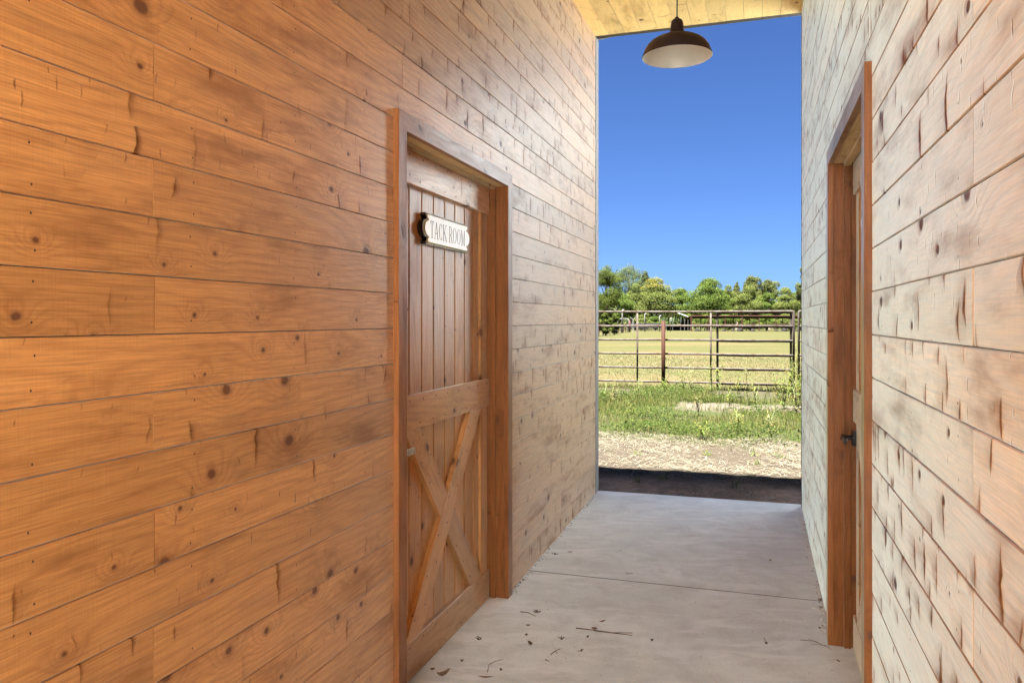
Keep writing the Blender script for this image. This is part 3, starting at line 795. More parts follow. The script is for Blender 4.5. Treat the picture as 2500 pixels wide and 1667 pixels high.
# ------------------------------------------------------------------ pendant lamp
LX, LY, LZ = -.454, 4.67, 3.016
lamp = thing('pendant_lamp', (LX, LY, LZ), 'dark bronze barn pendant lamp with cream inside hanging on a black cord', 'lamp')
outp = [(.2065, -.004), (.2085, .000), (.2050, .006), (.2000, .022), (.1920, .044), (.1780, .066), (.158, .086), (.130, .103), (.098, .115), (.066, .122), (.046, .126), (.043, .134), (.0405, .165), (.037, .195), (.033, .212), (.026, .219), (.014, .222), (.012, .232), (.006, .236), (.0045, .24)]
inp = [(.2065, -.004), (.2030, .003), (.1975, .021), (.1895, .042), (.1755, .063), (.155, .083), (.128, .099), (.096, .111), (.064, .118), (.040, .121), (.036, .150), (.001, .152)]
a = MB(); a.lathe(outp, (LX, LY, LZ), 56); a.build('shade', M['lamp_out'], lamp, (LX, LY, LZ), True)
a = MB(); a.lathe(inp[::-1], (LX, LY, LZ), 56); a.build('reflector', M['lamp_in'], lamp, (LX, LY, LZ), True)
a = MB(); a.tube([(LX, LY, LZ+.235), (LX+.001, LY, LZ+.4), (LX, LY, ceil_z(LY)-.01)], .0042, 8); a.build('cord', M['cord'], lamp, (LX, LY, LZ+.3), True)
a = MB(); a.lathe([(.058, 0), (.06, -.012), (.045, -.022), (.006, -.026), (.001, -.026)][::-1], (LX, LY, ceil_z(LY)+.001), 24); a.build('ceiling_rose', M['lamp_out'], lamp, (LX, LY, ceil_z(LY)), True)

# ------------------------------------------------------------------ blades, leaves
def blades(name, base, ang, ln, wd, lean, colr, mat, parent=None, loc=(0, 0, 0), bend=0.5):
    """tapered 2-segment blades as numpy arrays: base (N,3), azimuth, length, width, lean from vertical, colour (N,3)"""
    N = len(base); d = np.stack([np.cos(ang), np.sin(ang), np.zeros(N)], 1); sd = np.stack([-np.sin(ang), np.cos(ang), np.zeros(N)], 1)
    up = np.array([0, 0, 1.0])
    def pt(t, ln_):
        a = lean*(1+bend*t)
        return base + (d*np.sin(a)[:, None] + up*np.cos(a)[:, None])*(ln_*t)[:, None]
    m = pt(0.55, ln); tip = pt(1.0, ln); w = wd[:, None]/2
    V = np.stack([base-sd*w, base+sd*w, m+sd*w*.8, m-sd*w*.8, tip], 1).reshape(-1, 3) - np.array(loc)
    i = np.arange(N)*5
    quads = np.stack([i, i+1, i+2, i+3], 1); tris = np.stack([i+3, i+2, i+4], 1)
    me = bpy.data.meshes.new(name)
    me.vertices.add(N*5); me.vertices.foreach_set('co', V.astype(np.float32).ravel())
    me.loops.add(N*7); me.polygons.add(N*2)
    lp = np.concatenate([quads, tris], 1).ravel(); me.loops.foreach_set('vertex_index', lp.astype(np.int32))
    st = np.stack([np.arange(N)*7, np.arange(N)*7+4], 1).ravel(); me.polygons.foreach_set('loop_start', st.astype(np.int32))
    me.update(calc_edges=True)
    ca = me.color_attributes.new('Col', 'FLOAT_COLOR', 'POINT')
    c5 = np.repeat(np.concatenate([colr, np.ones((N, 1))], 1), 5, 0); ca.data.foreach_set('color', c5.astype(np.float32).ravel())
    me.materials.append(mat)
    o = bpy.data.objects.new(name, me); col.objects.link(o); o.location = loc
    if parent: o.parent = parent; o.location = Vector(loc) - parent_world(parent)
    return o
def leafcloud(name, P, Nrm, size, colr, mat, parent=None, loc=(0, 0, 0)):
    """small pointed quads at P facing roughly Nrm"""
    N = len(P); r = NP.normal(size=(N, 3)); nn = Nrm + r*0.55; nn /= np.linalg.norm(nn, axis=1)[:, None]
    t = np.cross(nn, NP.normal(size=(N, 3))); t /= np.linalg.norm(t, axis=1)[:, None]; b = np.cross(nn, t)
    s = size[:, None]; P = P - np.array(loc)
    V = np.stack([P-t*s*.5, P-b*s*.28+nn*s*.05, P+t*s*.55, P+b*s*.28+nn*s*.05], 1).reshape(-1, 3)
    me = bpy.data.meshes.new(name); me.vertices.add(N*4); me.vertices.foreach_set('co', V.astype(np.float32).ravel())
    me.loops.add(N*4); me.polygons.add(N); me.loops.foreach_set('vertex_index', np.arange(N*4, dtype=np.int32))
    me.polygons.foreach_set('loop_start', (np.arange(N)*4).astype(np.int32)); me.update(calc_edges=True)
    ca = me.color_attributes.new('Col', 'FLOAT_COLOR', 'POINT')
    ca.data.foreach_set('color', np.repeat(np.concatenate([colr, np.ones((N, 1))], 1), 4, 0).astype(np.float32).ravel())
    me.materials.append(mat)
    o = bpy.data.objects.new(name, me); col.objects.link(o); o.location = loc
    if parent: o.parent = parent; o.location = Vector(loc) - parent_world(parent)
    return o
def gzv(x, y): return np.array([gz(a, b) for a, b in zip(x, y)])
def pal(N, cols, jit=0.15):
    cols = np.array(cols); k = NP.integers(0, len(cols), N); j = 1+NP.normal(0, jit, (N, 1)); return np.clip(cols[k]*j*(1+NP.normal(0, .05, (N, 3))), 0.005, .95)
def wedge(N, y0, y1, m=1.0, pw=1.0):
    """points on the ground seen through the far opening, with a margin"""
    y = y0 + (y1-y0)*NP.random(N)**pw; xl = -0.205*y - m; xr = 0.056*y + m
    return xl + (xr-xl)*NP.random(N), y
def vnoise(x, y, f, seed):
    r = np.random.default_rng(seed); v = 0
    for k in range(5):
        a = r.uniform(0, 6.28); ff = f*r.uniform(.6, 1.8); v = v + np.sin((x*np.cos(a)+y*np.sin(a))*ff + r.uniform(0, 6.28))
    return v/5
# straw litter lying on the soil
x, y = wedge(34000, 6.2, 9.6, 1.2); keep = NP.random(len(x)) < np.clip((y-5.7)/1.1, .38, 1)*np.clip(.7+1.3*vnoise(x, y, 3, 4), .10, 1); x, y = x[keep], y[keep]; n_ = len(x)
blades('straw', np.stack([x, y, gzv(x, y)+NP.uniform(.001, .02, n_)], 1), NP.uniform(0, 6.28, n_), NP.uniform(.03, .13, n_), NP.uniform(.0025, .006, n_), NP.uniform(1.25, 1.6, n_),
       pal(n_, [(0.1061, 0.0888, 0.0590), (0.0915, 0.0736, 0.0471), (0.1153, 0.1001, 0.0710), (0.0710, 0.0564, 0.0371), (0.0968, 0.0862, 0.0623)]), M['straw'], bend=0.05)
tag(bpy.data.objects['straw'], 'pale dry straw littering the soil beyond the slab', 'straw', kind='stuff')
# low weeds and grass
x, y = wedge(95000, 8.5, 16.6, 1.3, .85)
dens = np.clip((y-8.7+vnoise(x, y, 2.0, 1)*.5)/.9, 0.0, 1)*np.clip(.62+1.3*vnoise(x, y, 1.7, 2)+.6*vnoise(x, y, 5, 12), .03, 1)
inb = (np.abs(x+.05)*.75 + vnoise(x, y, 4, 3)*.25 < .95) & (np.abs(y-13.1)+vnoise(x, y, 3, 8)*.3 < .5)
dens = np.where(inb, dens*.05, dens); dens *= np.clip((17.2-y)/1.6, .15, 1)
keep = NP.random(len(x)) < dens; x, y = x[keep], y[keep]; n_ = len(x)
hh = NP.uniform(.05, .14, n_)*(1+.6*np.clip(vnoise(x, y, 1.3, 5), -.5, 1)+.5*np.clip((x+.1)*.6, 0, .8))*np.clip((y-8)/2.5, .45, 1.1)
blades('grass', np.stack([x, y, gzv(x, y)-.005], 1), NP.uniform(0, 6.28, n_), hh, NP.uniform(.004, .010, n_), NP.uniform(.15, 1.1, n_),
       pal(n_, [(0.0294, 0.0422, 0.0078), (0.0415, 0.0534, 0.0101), (0.0514, 0.0586, 0.0134), (0.0241, 0.0354, 0.0062), (0.0724, 0.0681, 0.0213), (0.0588, 0.0650, 0.0185), (0.0897, 0.0760, 0.0298)]), M['leaf'])
tag(bpy.data.objects['grass'], 'green grass growing between the straw and the pipe fence', 'grass', kind='stuff')
# leafy ground cover
x, y = wedge(60000, 8.9, 16.2, 1.2, .9)
dens = np.clip(vnoise(x, y, 2.2, 21)*2.4+.40, 0, 1)*np.clip((y-9.0)/1.0, 0, 1)
inb = (np.abs(x+.05)*.75 + vnoise(x, y, 4, 3)*.25 < .95) & (np.abs(y-13.1)+vnoise(x, y, 3, 8)*.3 < .5)
keep = (NP.random(len(x)) < dens) & ~inb; x, y = x[keep], y[keep]; n_ = len(x)
hz_ = NP.uniform(.01, .12, n_)*(1+vnoise(x, y, 3, 9))
leafcloud('ground_cover', np.stack([x, y, gzv(x, y)+hz_], 1), np.tile([0, -.2, 1.0], (n_, 1)), NP.uniform(.018, .045, n_),
          pal(n_, [(0.0221, 0.0380, 0.0062), (0.0330, 0.0486, 0.0084), (0.0451, 0.0586, 0.0123), (0.0173, 0.0290, 0.0050), (0.0572, 0.0666, 0.0185)], .2), M['leaf'])
tag(bpy.data.objects['ground_cover'], 'low leafy weeds matted over the ground before the fence', 'weeds', kind='stuff')
# sparse green sprigs near the slab + field stubble
x, y = wedge(34000, 16.0, 32.0, 1.5, .75); n_ = len(x)
gr = vnoise(x, y, .35, 31)*.5+.25+x*.02
cA = pal(n_, [(0.0669, 0.0538, 0.0226), (0.0580, 0.0458, 0.0178), (0.0763, 0.0624, 0.0272), (0.0508, 0.0423, 0.0144)]); cB = pal(n_, [(0.0348, 0.0378, 0.0099), (0.0437, 0.0446, 0.0128), (0.0278, 0.0338, 0.0075)])
cc = np.where((NP.random(n_) < np.clip(gr, .05, .9))[:, None], cB, cA)
blades('stubble', np.stack([x, y, gzv(x, y)-.004], 1), NP.uniform(0, 6.28, n_), NP.uniform(.02, .06, n_)*(1+.01*y), NP.uniform(.005, .012, n_)*(1+.03*(y-16)), NP.uniform(.2, 1.2, n_), cc, M['straw'])
tag(bpy.data.objects['stubble'], 'dry mown grass stubble covering the field beyond the fence', 'stubble', kind='stuff')
# tall weeds: each a plant
def weed(x, y, h, ns, spread, label, dry=False, seed=0):
    r = np.random.default_rng(seed); z = gz(x, y); root = thing('weed', (x, y, z), label, 'weed', 'tall weeds along the fence')
    mb = MB(); PB = []; AN = []; LN = []; LE = []; CO = []
    for i in range(ns):
        a = r.uniform(0, 6.28); hh = h*r.uniform(.65, 1.05); sp = spread*r.uniform(.2, 1)
        pts = [(x+math.cos(a)*sp*t**1.6*.6 + .006*math.sin(9*t), y+math.sin(a)*sp*t**1.6*.6, z+hh*t) for t in (0, .3, .55, .8, 1)]
        mb.tube(pts, [.004, .0035, .003, .0022, .0012], 4)
        for k in range(int(22*hh/.6)+4):
            t = r.uniform(.08, 1.0); j = min(3, int(t*4)); q = np.array(pts[j])*(1-(t*4-j)) + np.array(pts[j+1])*(t*4-j) if t < 1 else np.array(pts[4])
            PB.append(q); AN.append(r.uniform(0, 6.28)); LN.append(r.uniform(.06, .20)*(1.25-t)); LE.append(r.uniform(.6, 1.3))
            CO.append((r.uniform(.08, .14), r.uniform(.10, .145), r.uniform(.02, .04)) if not dry else (r.uniform(.11, .16), r.uniform(.10, .14), r.uniform(.04, .06)))
    st = mb.build('stem', M['weedstem'], root, (x, y, z))
    n_ = len(PB); PB = np.array(PB)
    blades('foliage', PB, np.array(AN), np.array(LN), r.uniform(.008, .018, n_), np.array(LE), np.array(CO), M['leaf'], root, (x, y, z), bend=.4)
M['weedstem'] = plain('weed_stem', (.09, .11, .035), .7)
rr = random.Random(3)
weeds = [(1912, 12.4, .62, 6, .25), (1935, 13.0, .80, 7, .25), (1950, 12.2, .70, 6, .3), (1946, 11.6, .55, 5, .3), (1925, 14.0, .75, 6, .2), (1900, 13.4, .50, 4, .2), (1948, 14.3, .95, 6, .25),
         (1824, 13.0, .85, 2, .1), (1757, 14.6, .70, 4, .35), (1737, 14.8, .66, 4, .35), (1800, 14.2, .50, 3, .3), (1686, 14.8, .55, 4, .3), (1668, 14.6, .45, 3, .2), (1620, 14.6, .42, 4, .25),
         (1560, 14.0, .36, 4, .25), (1498, 13.2, .40, 5, .25), (1475, 13.8, .34, 4, .2), (1845, 12.6, .46, 4, .25), (1780, 12.4, .34, 3, .2), (1705, 11.4, .30, 4, .2), (1545, 11.2, .25, 3, .2),
         (1805, 9.9, .28, 6, .22), (1716, 9.3, .22, 5, .2), (1880, 9.7, .30, 5, .25)]
place_w = ['tallest stalk', 'tall clump']
for i, (px, Z, h, ns, sp) in enumerate(weeds):
    X_, Y_ = W(px, Z)
    q = 'by the right end of the view' if px > 1890 else 'before the gate panel' if px > 1755 else 'between the rusty post and the gate' if px > 1635 else 'near the rusty post' if px > 1580 else 'at the left end of the fence'
    lab = ('tall yellow green weed ' if h > .6 else 'knee high yellow green weed ' if h > .38 else 'short weed tuft ') + q
    weed(X_, Y_, h, ns, sp, lab, i % 4 == 3, i+40)
for i in range(9):
    px = rr.choice([1480, 1500, 1530, 1555, 1620, 1652, 1700, 1730, 1790, 1850, 1880, 1890, 1920]) + rr.uniform(-8, 8); Z = rr.uniform(6.5, 8.4)
    X_, Y_ = W(px, Z); n_ = 26; r = np.random.default_rng(i+300); z = gz(X_, Y_)
    root = thing('sprig', (X_, Y_, z), 'small green sprig sprouting from the straw and soil just past the slab', 'sprig', 'green sprigs in the straw')
    blades('foliage', np.tile([X_, Y_, z], (n_, 1)) + r.normal(0, .025, (n_, 3))*[1, 1, 0], r.uniform(0, 6.28, n_), r.uniform(.03, .10, n_), r.uniform(.004, .009, n_), r.uniform(.2, 1.2, n_), pal(n_, [(.06, .085, .02), (.045, .065, .018), (.10, .11, .035)]), M['leaf'], root, (X_, Y_, z))

# ------------------------------------------------------------------ pipe fence
FY = 16.0; RZ = [1.600, 1.306, 1.018, .730, .442, .150]
def pipe_panel(x0, x1, y, verts, label, r=.023, kind='pipe_panel', rz=RZ, mat='pipe'):
    root = thing(kind, ((x0+x1)/2, y, gz((x0+x1)/2, y)), label, 'fence panel', 'pipe panels of the field fence')
    mb = MB(); c = .02; zt, zb = rz[0], rz[-1]
    pts = [(x0, y, 0.0), (x0, y, zt-c), (x0+c*.3, y, zt-c*.3), (x0+c, y, zt), (x0+(x1-x0)*.3, y, zt+.004), (x0+(x1-x0)*.6, y, zt-.004), (x1-c, y, zt), (x1-c*.3, y, zt-c*.3), (x1, y, zt-c), (x1, y, 0.0)]
    mb.tube(pts, r, 10); mb.build('frame', M[mat], root, ((x0+x1)/2, y, .8), True)
    for z in rz[1:]:
        m = MB(); m.tube([(x0+.01, y, z), (x0+(x1-x0)*.35, y+.004, z-.005), (x0+(x1-x0)*.7, y, z+.003), (x1-.01, y, z)], r*.92, 8); m.build('rail', M[mat], root, ((x0+x1)/2, y, z), True)
    for xv in verts:
        m = MB(); m.tube([(xv, y, zb), (xv, y, zt)], r*.8, 8); m.build('upright', M[mat], root, (xv, y, .8), True)
pipe_panel(-8.2, -5.0, FY+.03, [-6.6], 'grey pipe fence panel at the far left behind the barn wall')
pipe_panel(-4.93, .705, FY, [-3.9, -2.372, -.88], 'long weathered grey pipe panel behind the rusty post, its top rail slightly bent')
pipe_panel(-.752, .655, FY+.045, [], 'rust streaked pipe gate panel set just behind the right half of the long panel', .023, rz=[z_-.016 for z_ in RZ])
pipe_panel(.80, 4.4, FY, [2.4], 'grey pipe panel right of the gate, mostly hidden by the barn wall')
px_, py_ = -1.82, FY-.12
post = MB(); post.tube([(px_, py_, -.2), (px_, py_, 1.415)], .040, 16); 
po = post.build('fence_post', M['rust'], None, (px_, py_, -.1), True); tag(po, 'rusty brown pipe post standing in front of the fence', 'post')
for f in po.data.polygons:
    if len(f.vertices) > 4: f.use_smooth = False

# ------------------------------------------------------------------ corral, poles, shelters beyond the field
def farz(y): return -0.0045*(y-16)-.012
a0 = W(1440, 74); a1 = W(1537, 122)
cor = thing('corral_fence', (a0[0], a0[1], farz(a0[1])), 'low dark red pipe corral running away at the left of the field', 'fence')
np_ = 13
for k in range(np_+1):
    t = k/np_; x, y = a0[0]+(a1[0]-a0[0])*t, a0[1]+(a1[1]-a0[1])*t; z = farz(y)
    m = MB(); m.tube([(x, y, z-.1), (x, y, z+1.32)], .05 if k % 3 else .08, 6); m.build('post', M['rustfar'] if k % 3 else M['darkfence'], cor, (x, y, z))
for dz in (1.30, .95, .45):
    m = MB(); m.tube([(a0[0], a0[1], farz(a0[1])+dz), (a1[0], a1[1], farz(a1[1])+dz)], .035, 6); m.build('rail', M['rustfar'], cor, (a0[0], a0[1], 1))
x, y = W(1537, 119); m = MB(); m.tube([(x, y, farz(y)-.1), (x, y, farz(y)+1.75)], .17, 10); tag(m.build('gate_post', M['rustfar'], None, (x, y, farz(y)), True), 'thick dark red post at the far end of the corral', 'post')
b0 = W(1541, 128); b1 = W(1628, 134)
shw = thing('pen_wall', (b0[0], b0[1], farz(b0[1])), 'grey sheet pen wall with wire mesh below, left of the field', 'wall')
m = MB(); z0 = farz(b0[1])
for (za, zb_, mi) in ((.60, 1.40, 0),):
    A = Vector((b0[0], b0[1], z0)); B = Vector((b1[0], b1[1], z0)); nrm = Vector((B-A)).cross(Vector((0, 0, 1))).normalized()*.03
    q = [A+Vector((0, 0, za)), B+Vector((0, 0, za)), B+Vector((0, 0, zb_)), A+Vector((0, 0, zb_))]
    m.face([p+nrm for p in q]); m.face([p-nrm for p in q][::-1]); 
    for i in range(4): j = (i+1) % 4; m.face([q[i]+nrm, q[i]-nrm, q[j]-nrm, q[j]+nrm])
m.build('sheet', M['greysheet'], shw, (b0[0], b0[1], z0))
m = MB()
for k in range(37):
    t = k/36; p = A.lerp(B, t); m.tube([p+Vector((0, 0, -.1)), p+Vector((0, 0, .6))], .022, 4)
m.build('mesh_wires', M['darkfence'], shw, (b0[0], b0[1], z0))
for i, (px, Z, yt, rad) in enumerate([(1519.8, 112, 757, .11), (1574.6, 122, 766, .085), (1610.6, 124, 771, .085), (1636.8, 128, 776, .07)]):
    x, y = W(px, Z); z = farz(y); top = CAMZ + (781-yt)*Z/F
    m = MB(); hk = .18
    m.tube([(x, y, z-.1), (x, y, top-hk*.5), (x+.06, y, top-.02), (x+hk*1.3, y, top)], rad, 7)
    tag(m.build('pole', M['whitepole'], None, (x, y, z), True), ['thickest whitewashed pole behind the corral, leftmost of its row', 'whitewashed pole second from the left behind the pens', 'whitewashed pole just left of the rusty post', 'shortest whitewashed pole beside the tin roofed shelter'][i], 'pole', 'whitewashed poles around the pens')
x, y = W(1545.5, 118); z = farz(y); m = MB(); t_ = CAMZ+(781-780.5)*118/F
m.tube([(x, y, z), (x, y, t_)], .05, 6); m.tube([(x, y, t_), (x-.45, y, t_+.42)], .035, 6); m.tube([(x, y, t_), (x+.45, y, t_+.42)], .035, 6)
tag(m.build('forked_pole', M['whitepole'], None, (x, y, z)), 'thin white pole forking into a Y between the tall poles', 'pole')
x, y = W(1508.5, 115); x2, y2 = W(1536, 115); z = farz(y); t_ = CAMZ+(781-778)*115/F
m = MB(); m.tube([(x, y, z), (x, y, t_-.3), (x+.12, y, t_-.08), (x+.35, y, t_), (x2-.35, y2, t_), (x2-.12, y2, t_-.08), (x2, y2, t_-.3), (x2, y2, z)], .04, 6)
tag(m.build('gate_arch', M['whitepole'], None, (x, y, z), True), 'pale pipe arch over the corral gate', 'arch')
# tin roofed shelter
x, y = W(1655, 146); z = farz(y); sh = thing('shelter', (x, y, z), 'open shelter with pale tin gable roof under the trees', 'shelter')
m = MB(); w2, d2 = 2.3, 2.6; ze, zr = z+2.55, z+3.4
for s_ in (-1, 1):
    q = [(x+s_*w2, y-d2, ze), (x+s_*w2, y+d2, ze), (x, y+d2, zr), (x, y-d2, zr)]
    m.face(q if s_ > 0 else q[::-1]); m.face([(a_, b_, c_-.06) for a_, b_, c_ in (q[::-1] if s_ > 0 else q)])
m.build('roof', M['tinroof'], sh, (x, y, zr))
for sx in (-1, -.35, .35, 1):
    for sy in (-1, 1):
        m = MB(); m.tube([(x+sx*(w2-.2), y+sy*(d2-.2), z-.1), (x+sx*(w2-.2), y+sy*(d2-.2), ze+.05+(1-abs(sx))*.8)], .07, 6); m.build('post', M['darkfence'], sh, (x+sx*w2, y+sy*d2, z))
m = MB(); m.box((x-w2+.2, y-.2, z-.05), (x+w2-.2, y+.2, z+.9)); m.build('manger', M['stone'], sh, (x, y, z))
# long red-brown shelter
L0 = W(1688, 134); L1 = W(2060, 134)
lv = Vector((L1[0]-L0[0], L1[1]-L0[1], 0)); ln = lv.length; lv.normalize(); bk = Vector((-lv.y, lv.x, 0))
z = farz(L0[1]+5); ls = thing('long_shelter', (L0[0], L0[1], z), 'long low open shelter with red brown roof along the far edge of the field', 'shelter')
O = Vector((L0[0], L0[1], 0)); zf = CAMZ+(781-770.5)*134/F; zr = CAMZ + (781-777)*139/F
m = MB(); q = [O+Vector((0, 0, zf)), O+lv*ln+Vector((0, 0, zf)), O+lv*ln+bk*5.5+Vector((0, 0, zr)), O+bk*5.5+Vector((0, 0, zr))]
m.face(q); m.face([p-Vector((0, 0, .06)) for p in q[::-1]])
for i in range(4): j = (i+1) % 4; m.face([q[j], q[i], q[i]-Vector((0, 0, .06)), q[j]-Vector((0, 0, .06))])
m.build('roof', M['rustfar'], ls, (O.x, O.y, zf))
m = MB(); m.tube([O+Vector((0, -.02, zf-.06)), O+lv*ln+Vector((0, -.02, zf-.06))], .09, 6); m.build('beam', M['rustfar'], ls, (O.x, O.y, zf))
m = MB(); m.tube([O+Vector((0, 0, z+1.25)), O+lv*ln+Vector((0, 0, z+1.25))], .05, 6); m.build('rail', M['rustfar'], ls, (O.x, O.y, z+1.2))
for k in range(10):
    t = k/9
    for bd, r in ((0.05, .09 if k % 3 else .13), (5.3, .08)):
        p = O+lv*(ln*t)+bk*bd; tp = zf-.08 if bd < 1 else zr-.05
        m = MB(); m.tube([(p.x, p.y, z-.3), (p.x, p.y, tp)], r, 6); m.build('post', M['rustfar'] if bd < 1 else M['darkfence'], ls, (p.x, p.y, z))
# dark boulders under the shelter edge
for i, (px, s_) in enumerate([(1703, .42), (1730, .26), (1768, .3), (1790, .3), (1806, .5), (1838, .35), (1895, .3), (1915, .5), (1945, .25)]):
    x, y = W(px, 133); z = farz(y); r = np.random.default_rng(i+70)
    bm_ = MB(); prof = [(0.01, s_*1.15), (s_*.6, s_*.95), (s_*1.05, s_*.55), (s_*1.2, s_*.1), (s_*1.1, -.15)]
    bm_.lathe(prof[::-1], (x, y, z), 9)
    bm_.v = [(a_+r.normal(0, .05)*s_, b_+r.normal(0, .05)*s_, c_+r.normal(0, .06)*s_) for a_, b_, c_ in bm_.v]
    tag(bm_.build('boulder', M['stone'], None, (x, y, z)), 'dark rounded boulder lying at the foot of the long shelter', 'boulder', 'boulders below the long shelter')

# ------------------------------------------------------------------ trees
def tree(px, Z, top, halfw, cols, label, seed, n=6500, leaf=.34, low=.10, nl=26, sparse=0.0, name='tree', grp='trees behind the field', cat='tree', bottom=None, tcols=None):
    r = np.random.default_rng(seed); x, y = W(px, Z); z = farz(y); H = CAMZ + (781-top)*Z/F - z; hw = halfw*Z/F
    root = thing(name, (x, y, z), label, cat, grp)
    zc = z + H*(.5+low/2)
    lobes = []
    for k in range(int(nl*1.5)):
        a = r.uniform(0, 6.28); v = r.uniform(-1, 1); rad = math.sqrt(max(0, 1-v*v))
        q = r.uniform(.45, .86)
        wz = 1.0 - .35*max(0, v)
        c = np.array([x + math.cos(a)*rad*hw*q*wz, y + math.sin(a)*rad*hw*q*wz*.9, zc + v*q*H*(.5-low/2)])
        lobes.append((c, r.uniform(.28, .50)*np.array([hw*1.1, hw, max(hw*.8, H*.26)])*(1-.25*max(0, v))))
    lobes.append((np.array([x, y, z+H*.86]), np.array([hw*.35, hw*.35, H*.13])))
    w_ = np.array([np.prod(l[1])**(2/3) for l in lobes]); w_ /= w_.sum()
    k = r.choice(len(lobes), n, p=w_); C = np.array([lobes[i][0] for i in k]); RR = np.array([lobes[i][1] for i in k])
    n = int(n*3.0); leaf *= .72; k = r.choice(len(lobes), n, p=w_); C = np.array([lobes[i][0] for i in k]); RR = np.array([lobes[i][1] for i in k])
    d = r.normal(size=(n, 3)); d[:, 2] = np.where(d[:, 2] < -.3, -d[:, 2]*.6, d[:, 2]); d /= np.linalg.norm(d, axis=1)[:, None]
    rad = r.uniform(.55, 1.04, n)**.6 + r.normal(0, .06, n)
    P = C + d*RR*rad[:, None]; P[:, 2] = np.maximum(P[:, 2], z+.05); P[:, 2] = np.minimum(P[:, 2], z+H)
    if sparse:
        f = np.sin(P[:, 0]*1.9+seed)*np.sin(P[:, 1]*1.7)*np.sin(P[:, 2]*2.3); ok = f > -1+sparse; P, d, k = P[ok], d[ok], k[ok]
    N = len(P); lt = r.uniform(.86, 1.14, len(lobes))[k]
    cl = pal(N, cols, .08)*lt[:, None]
    if tcols is not None:
        m_ = (P[:, 2] > z+H*.78) & (r.random(N) < .6); cl[m_] = pal(int(m_.sum()), tcols, .12)
    leafcloud('crown', P, d, r.uniform(.6, 1.3, N)*leaf, np.clip(cl, .01, .8), M['leaf'], root, (x, y, z+H*.5))
    mb = MB(); tr = .035*H
    mb.tube([(x, y, z-.2), (x+.05*hw, y, z+H*.22), (x-.04*hw, y, z+H*.45), (x, y, z+H*.8)], [tr, tr*.75, tr*.5, tr*.12], 7)
    for i in range(5 if not sparse else 9):
        l = lobes[r.integers(0, nl)][0]; h0 = z+H*r.uniform(.2, .5)
        mb.tube([(x, y, h0), ((x+l[0])/2, (y+l[1])/2, (h0+l[2])/2+.03*H), tuple(l)], [tr*.4, tr*.25, tr*.08], 5)
    mb.build('trunk', M['bark'], root, (x, y, z))
G1 = [(0.0493, 0.0747, 0.0120), (0.0674, 0.0936, 0.0158), (0.0845, 0.1118, 0.0239), (0.0388, 0.0598, 0.0114)]
G2 = [(0.0708, 0.0874, 0.0192), (0.0888, 0.1045, 0.0250), (0.1060, 0.1188, 0.0336), (0.0567, 0.0707, 0.0158)]
OL = [(0.0599, 0.0707, 0.0202), (0.0774, 0.0874, 0.0265), (0.0945, 0.1009, 0.0336), (0.0461, 0.0559, 0.0158)]
BR = [(0.0481, 0.0674, 0.0107), (0.0667, 0.0856, 0.0144), (0.0895, 0.1020, 0.0235), (0.0319, 0.0459, 0.0083)]
GY = [(0.0599, 0.0780, 0.0305), (0.0774, 0.0952, 0.0384), (0.0461, 0.0598, 0.0239)]
OR = [(0.1479, 0.1118, 0.0192), (0.1273, 0.1118, 0.0223), (0.1060, 0.1045, 0.0250)]
tree(1482, 135, 644, 40, BR, 'bright green broadleaf tree at the left edge of the tree line', 1, 8000, .26, .05)
tree(1537, 176, 640, 46, GY, 'tall sparse grey green gum tree rising behind the left trees', 2, 4200, .34, .35, 22, .42)
tree(1575, 168, 662, 24, GY, 'grey green gum tree shoulder right of the tall gum', 22, 3000, .34, .4, 16, .42)
tree(1507, 150, 702, 40, G1, 'rounded mid green tree low behind the corral', 3, 6000, .32, .0)
tree(1601, 158, 674, 50, G2, 'broad olive tree with orange tinged top, left of the sky dip', 4, 8500, .34, .0, 30, tcols=OR)
tree(1552, 152, 690, 34, G2, 'light green tree filling between the corral poles', 14, 5500, .32, .0)
tree(1665, 164, 702, 40, G1, 'lower green tree at the dip of the tree line', 5, 6000, .33, .0)
tree(1728, 154, 676, 54, G1, 'large domed green tree in the middle of the tree line', 6, 10000, .34, .0, 34)
tree(1778, 162, 692, 26, G2, 'narrow green tree right of the domed tree', 7, 5000, .33, .0)
tree(1799, 178, 688, 12, OL, 'small olive treetop peeping over the tree line', 17, 1600, .33, .5, 10)
tree(1830, 158, 694, 42, G2, 'yellow green tree below the two olive treetops', 8, 7500, .34, .0, 28)
tree(1835, 180, 673, 26, OL, 'left of the two high olive brown treetops', 9, 3600, .34, .45, 14, .2)
tree(1878, 180, 681, 28, OL, 'right of the two high olive brown treetops', 10, 3800, .34, .45, 14, .2)
tree(1872, 156, 712, 32, G1, 'mid green tree below the right olive treetop', 18, 5500, .33, .0)
tree(1918, 156, 700, 42, G2, 'pale green tree at the right of the tree line', 11, 7500, .34, .0, 28)
tree(1962, 140, 648, 18, OL, 'tall thin olive tree touching the right barn wall', 12, 3200, .28, .25, 16, .2)
tree(1955, 162, 706, 30, G1, 'green tree behind the thin olive tree at the far right', 13, 5000, .33, .0)
for i, (px, lb) in enumerate([(1400, 'green tree out past the left barn wall'), (1340, 'green tree farther out past the left barn wall'), (2030, 'green tree out past the right barn wall'), (2110, 'green tree farther out past the right barn wall')]):
    tree(px, 150, 690, 55, G1, lb, 50+i, 4000, .4, .0)
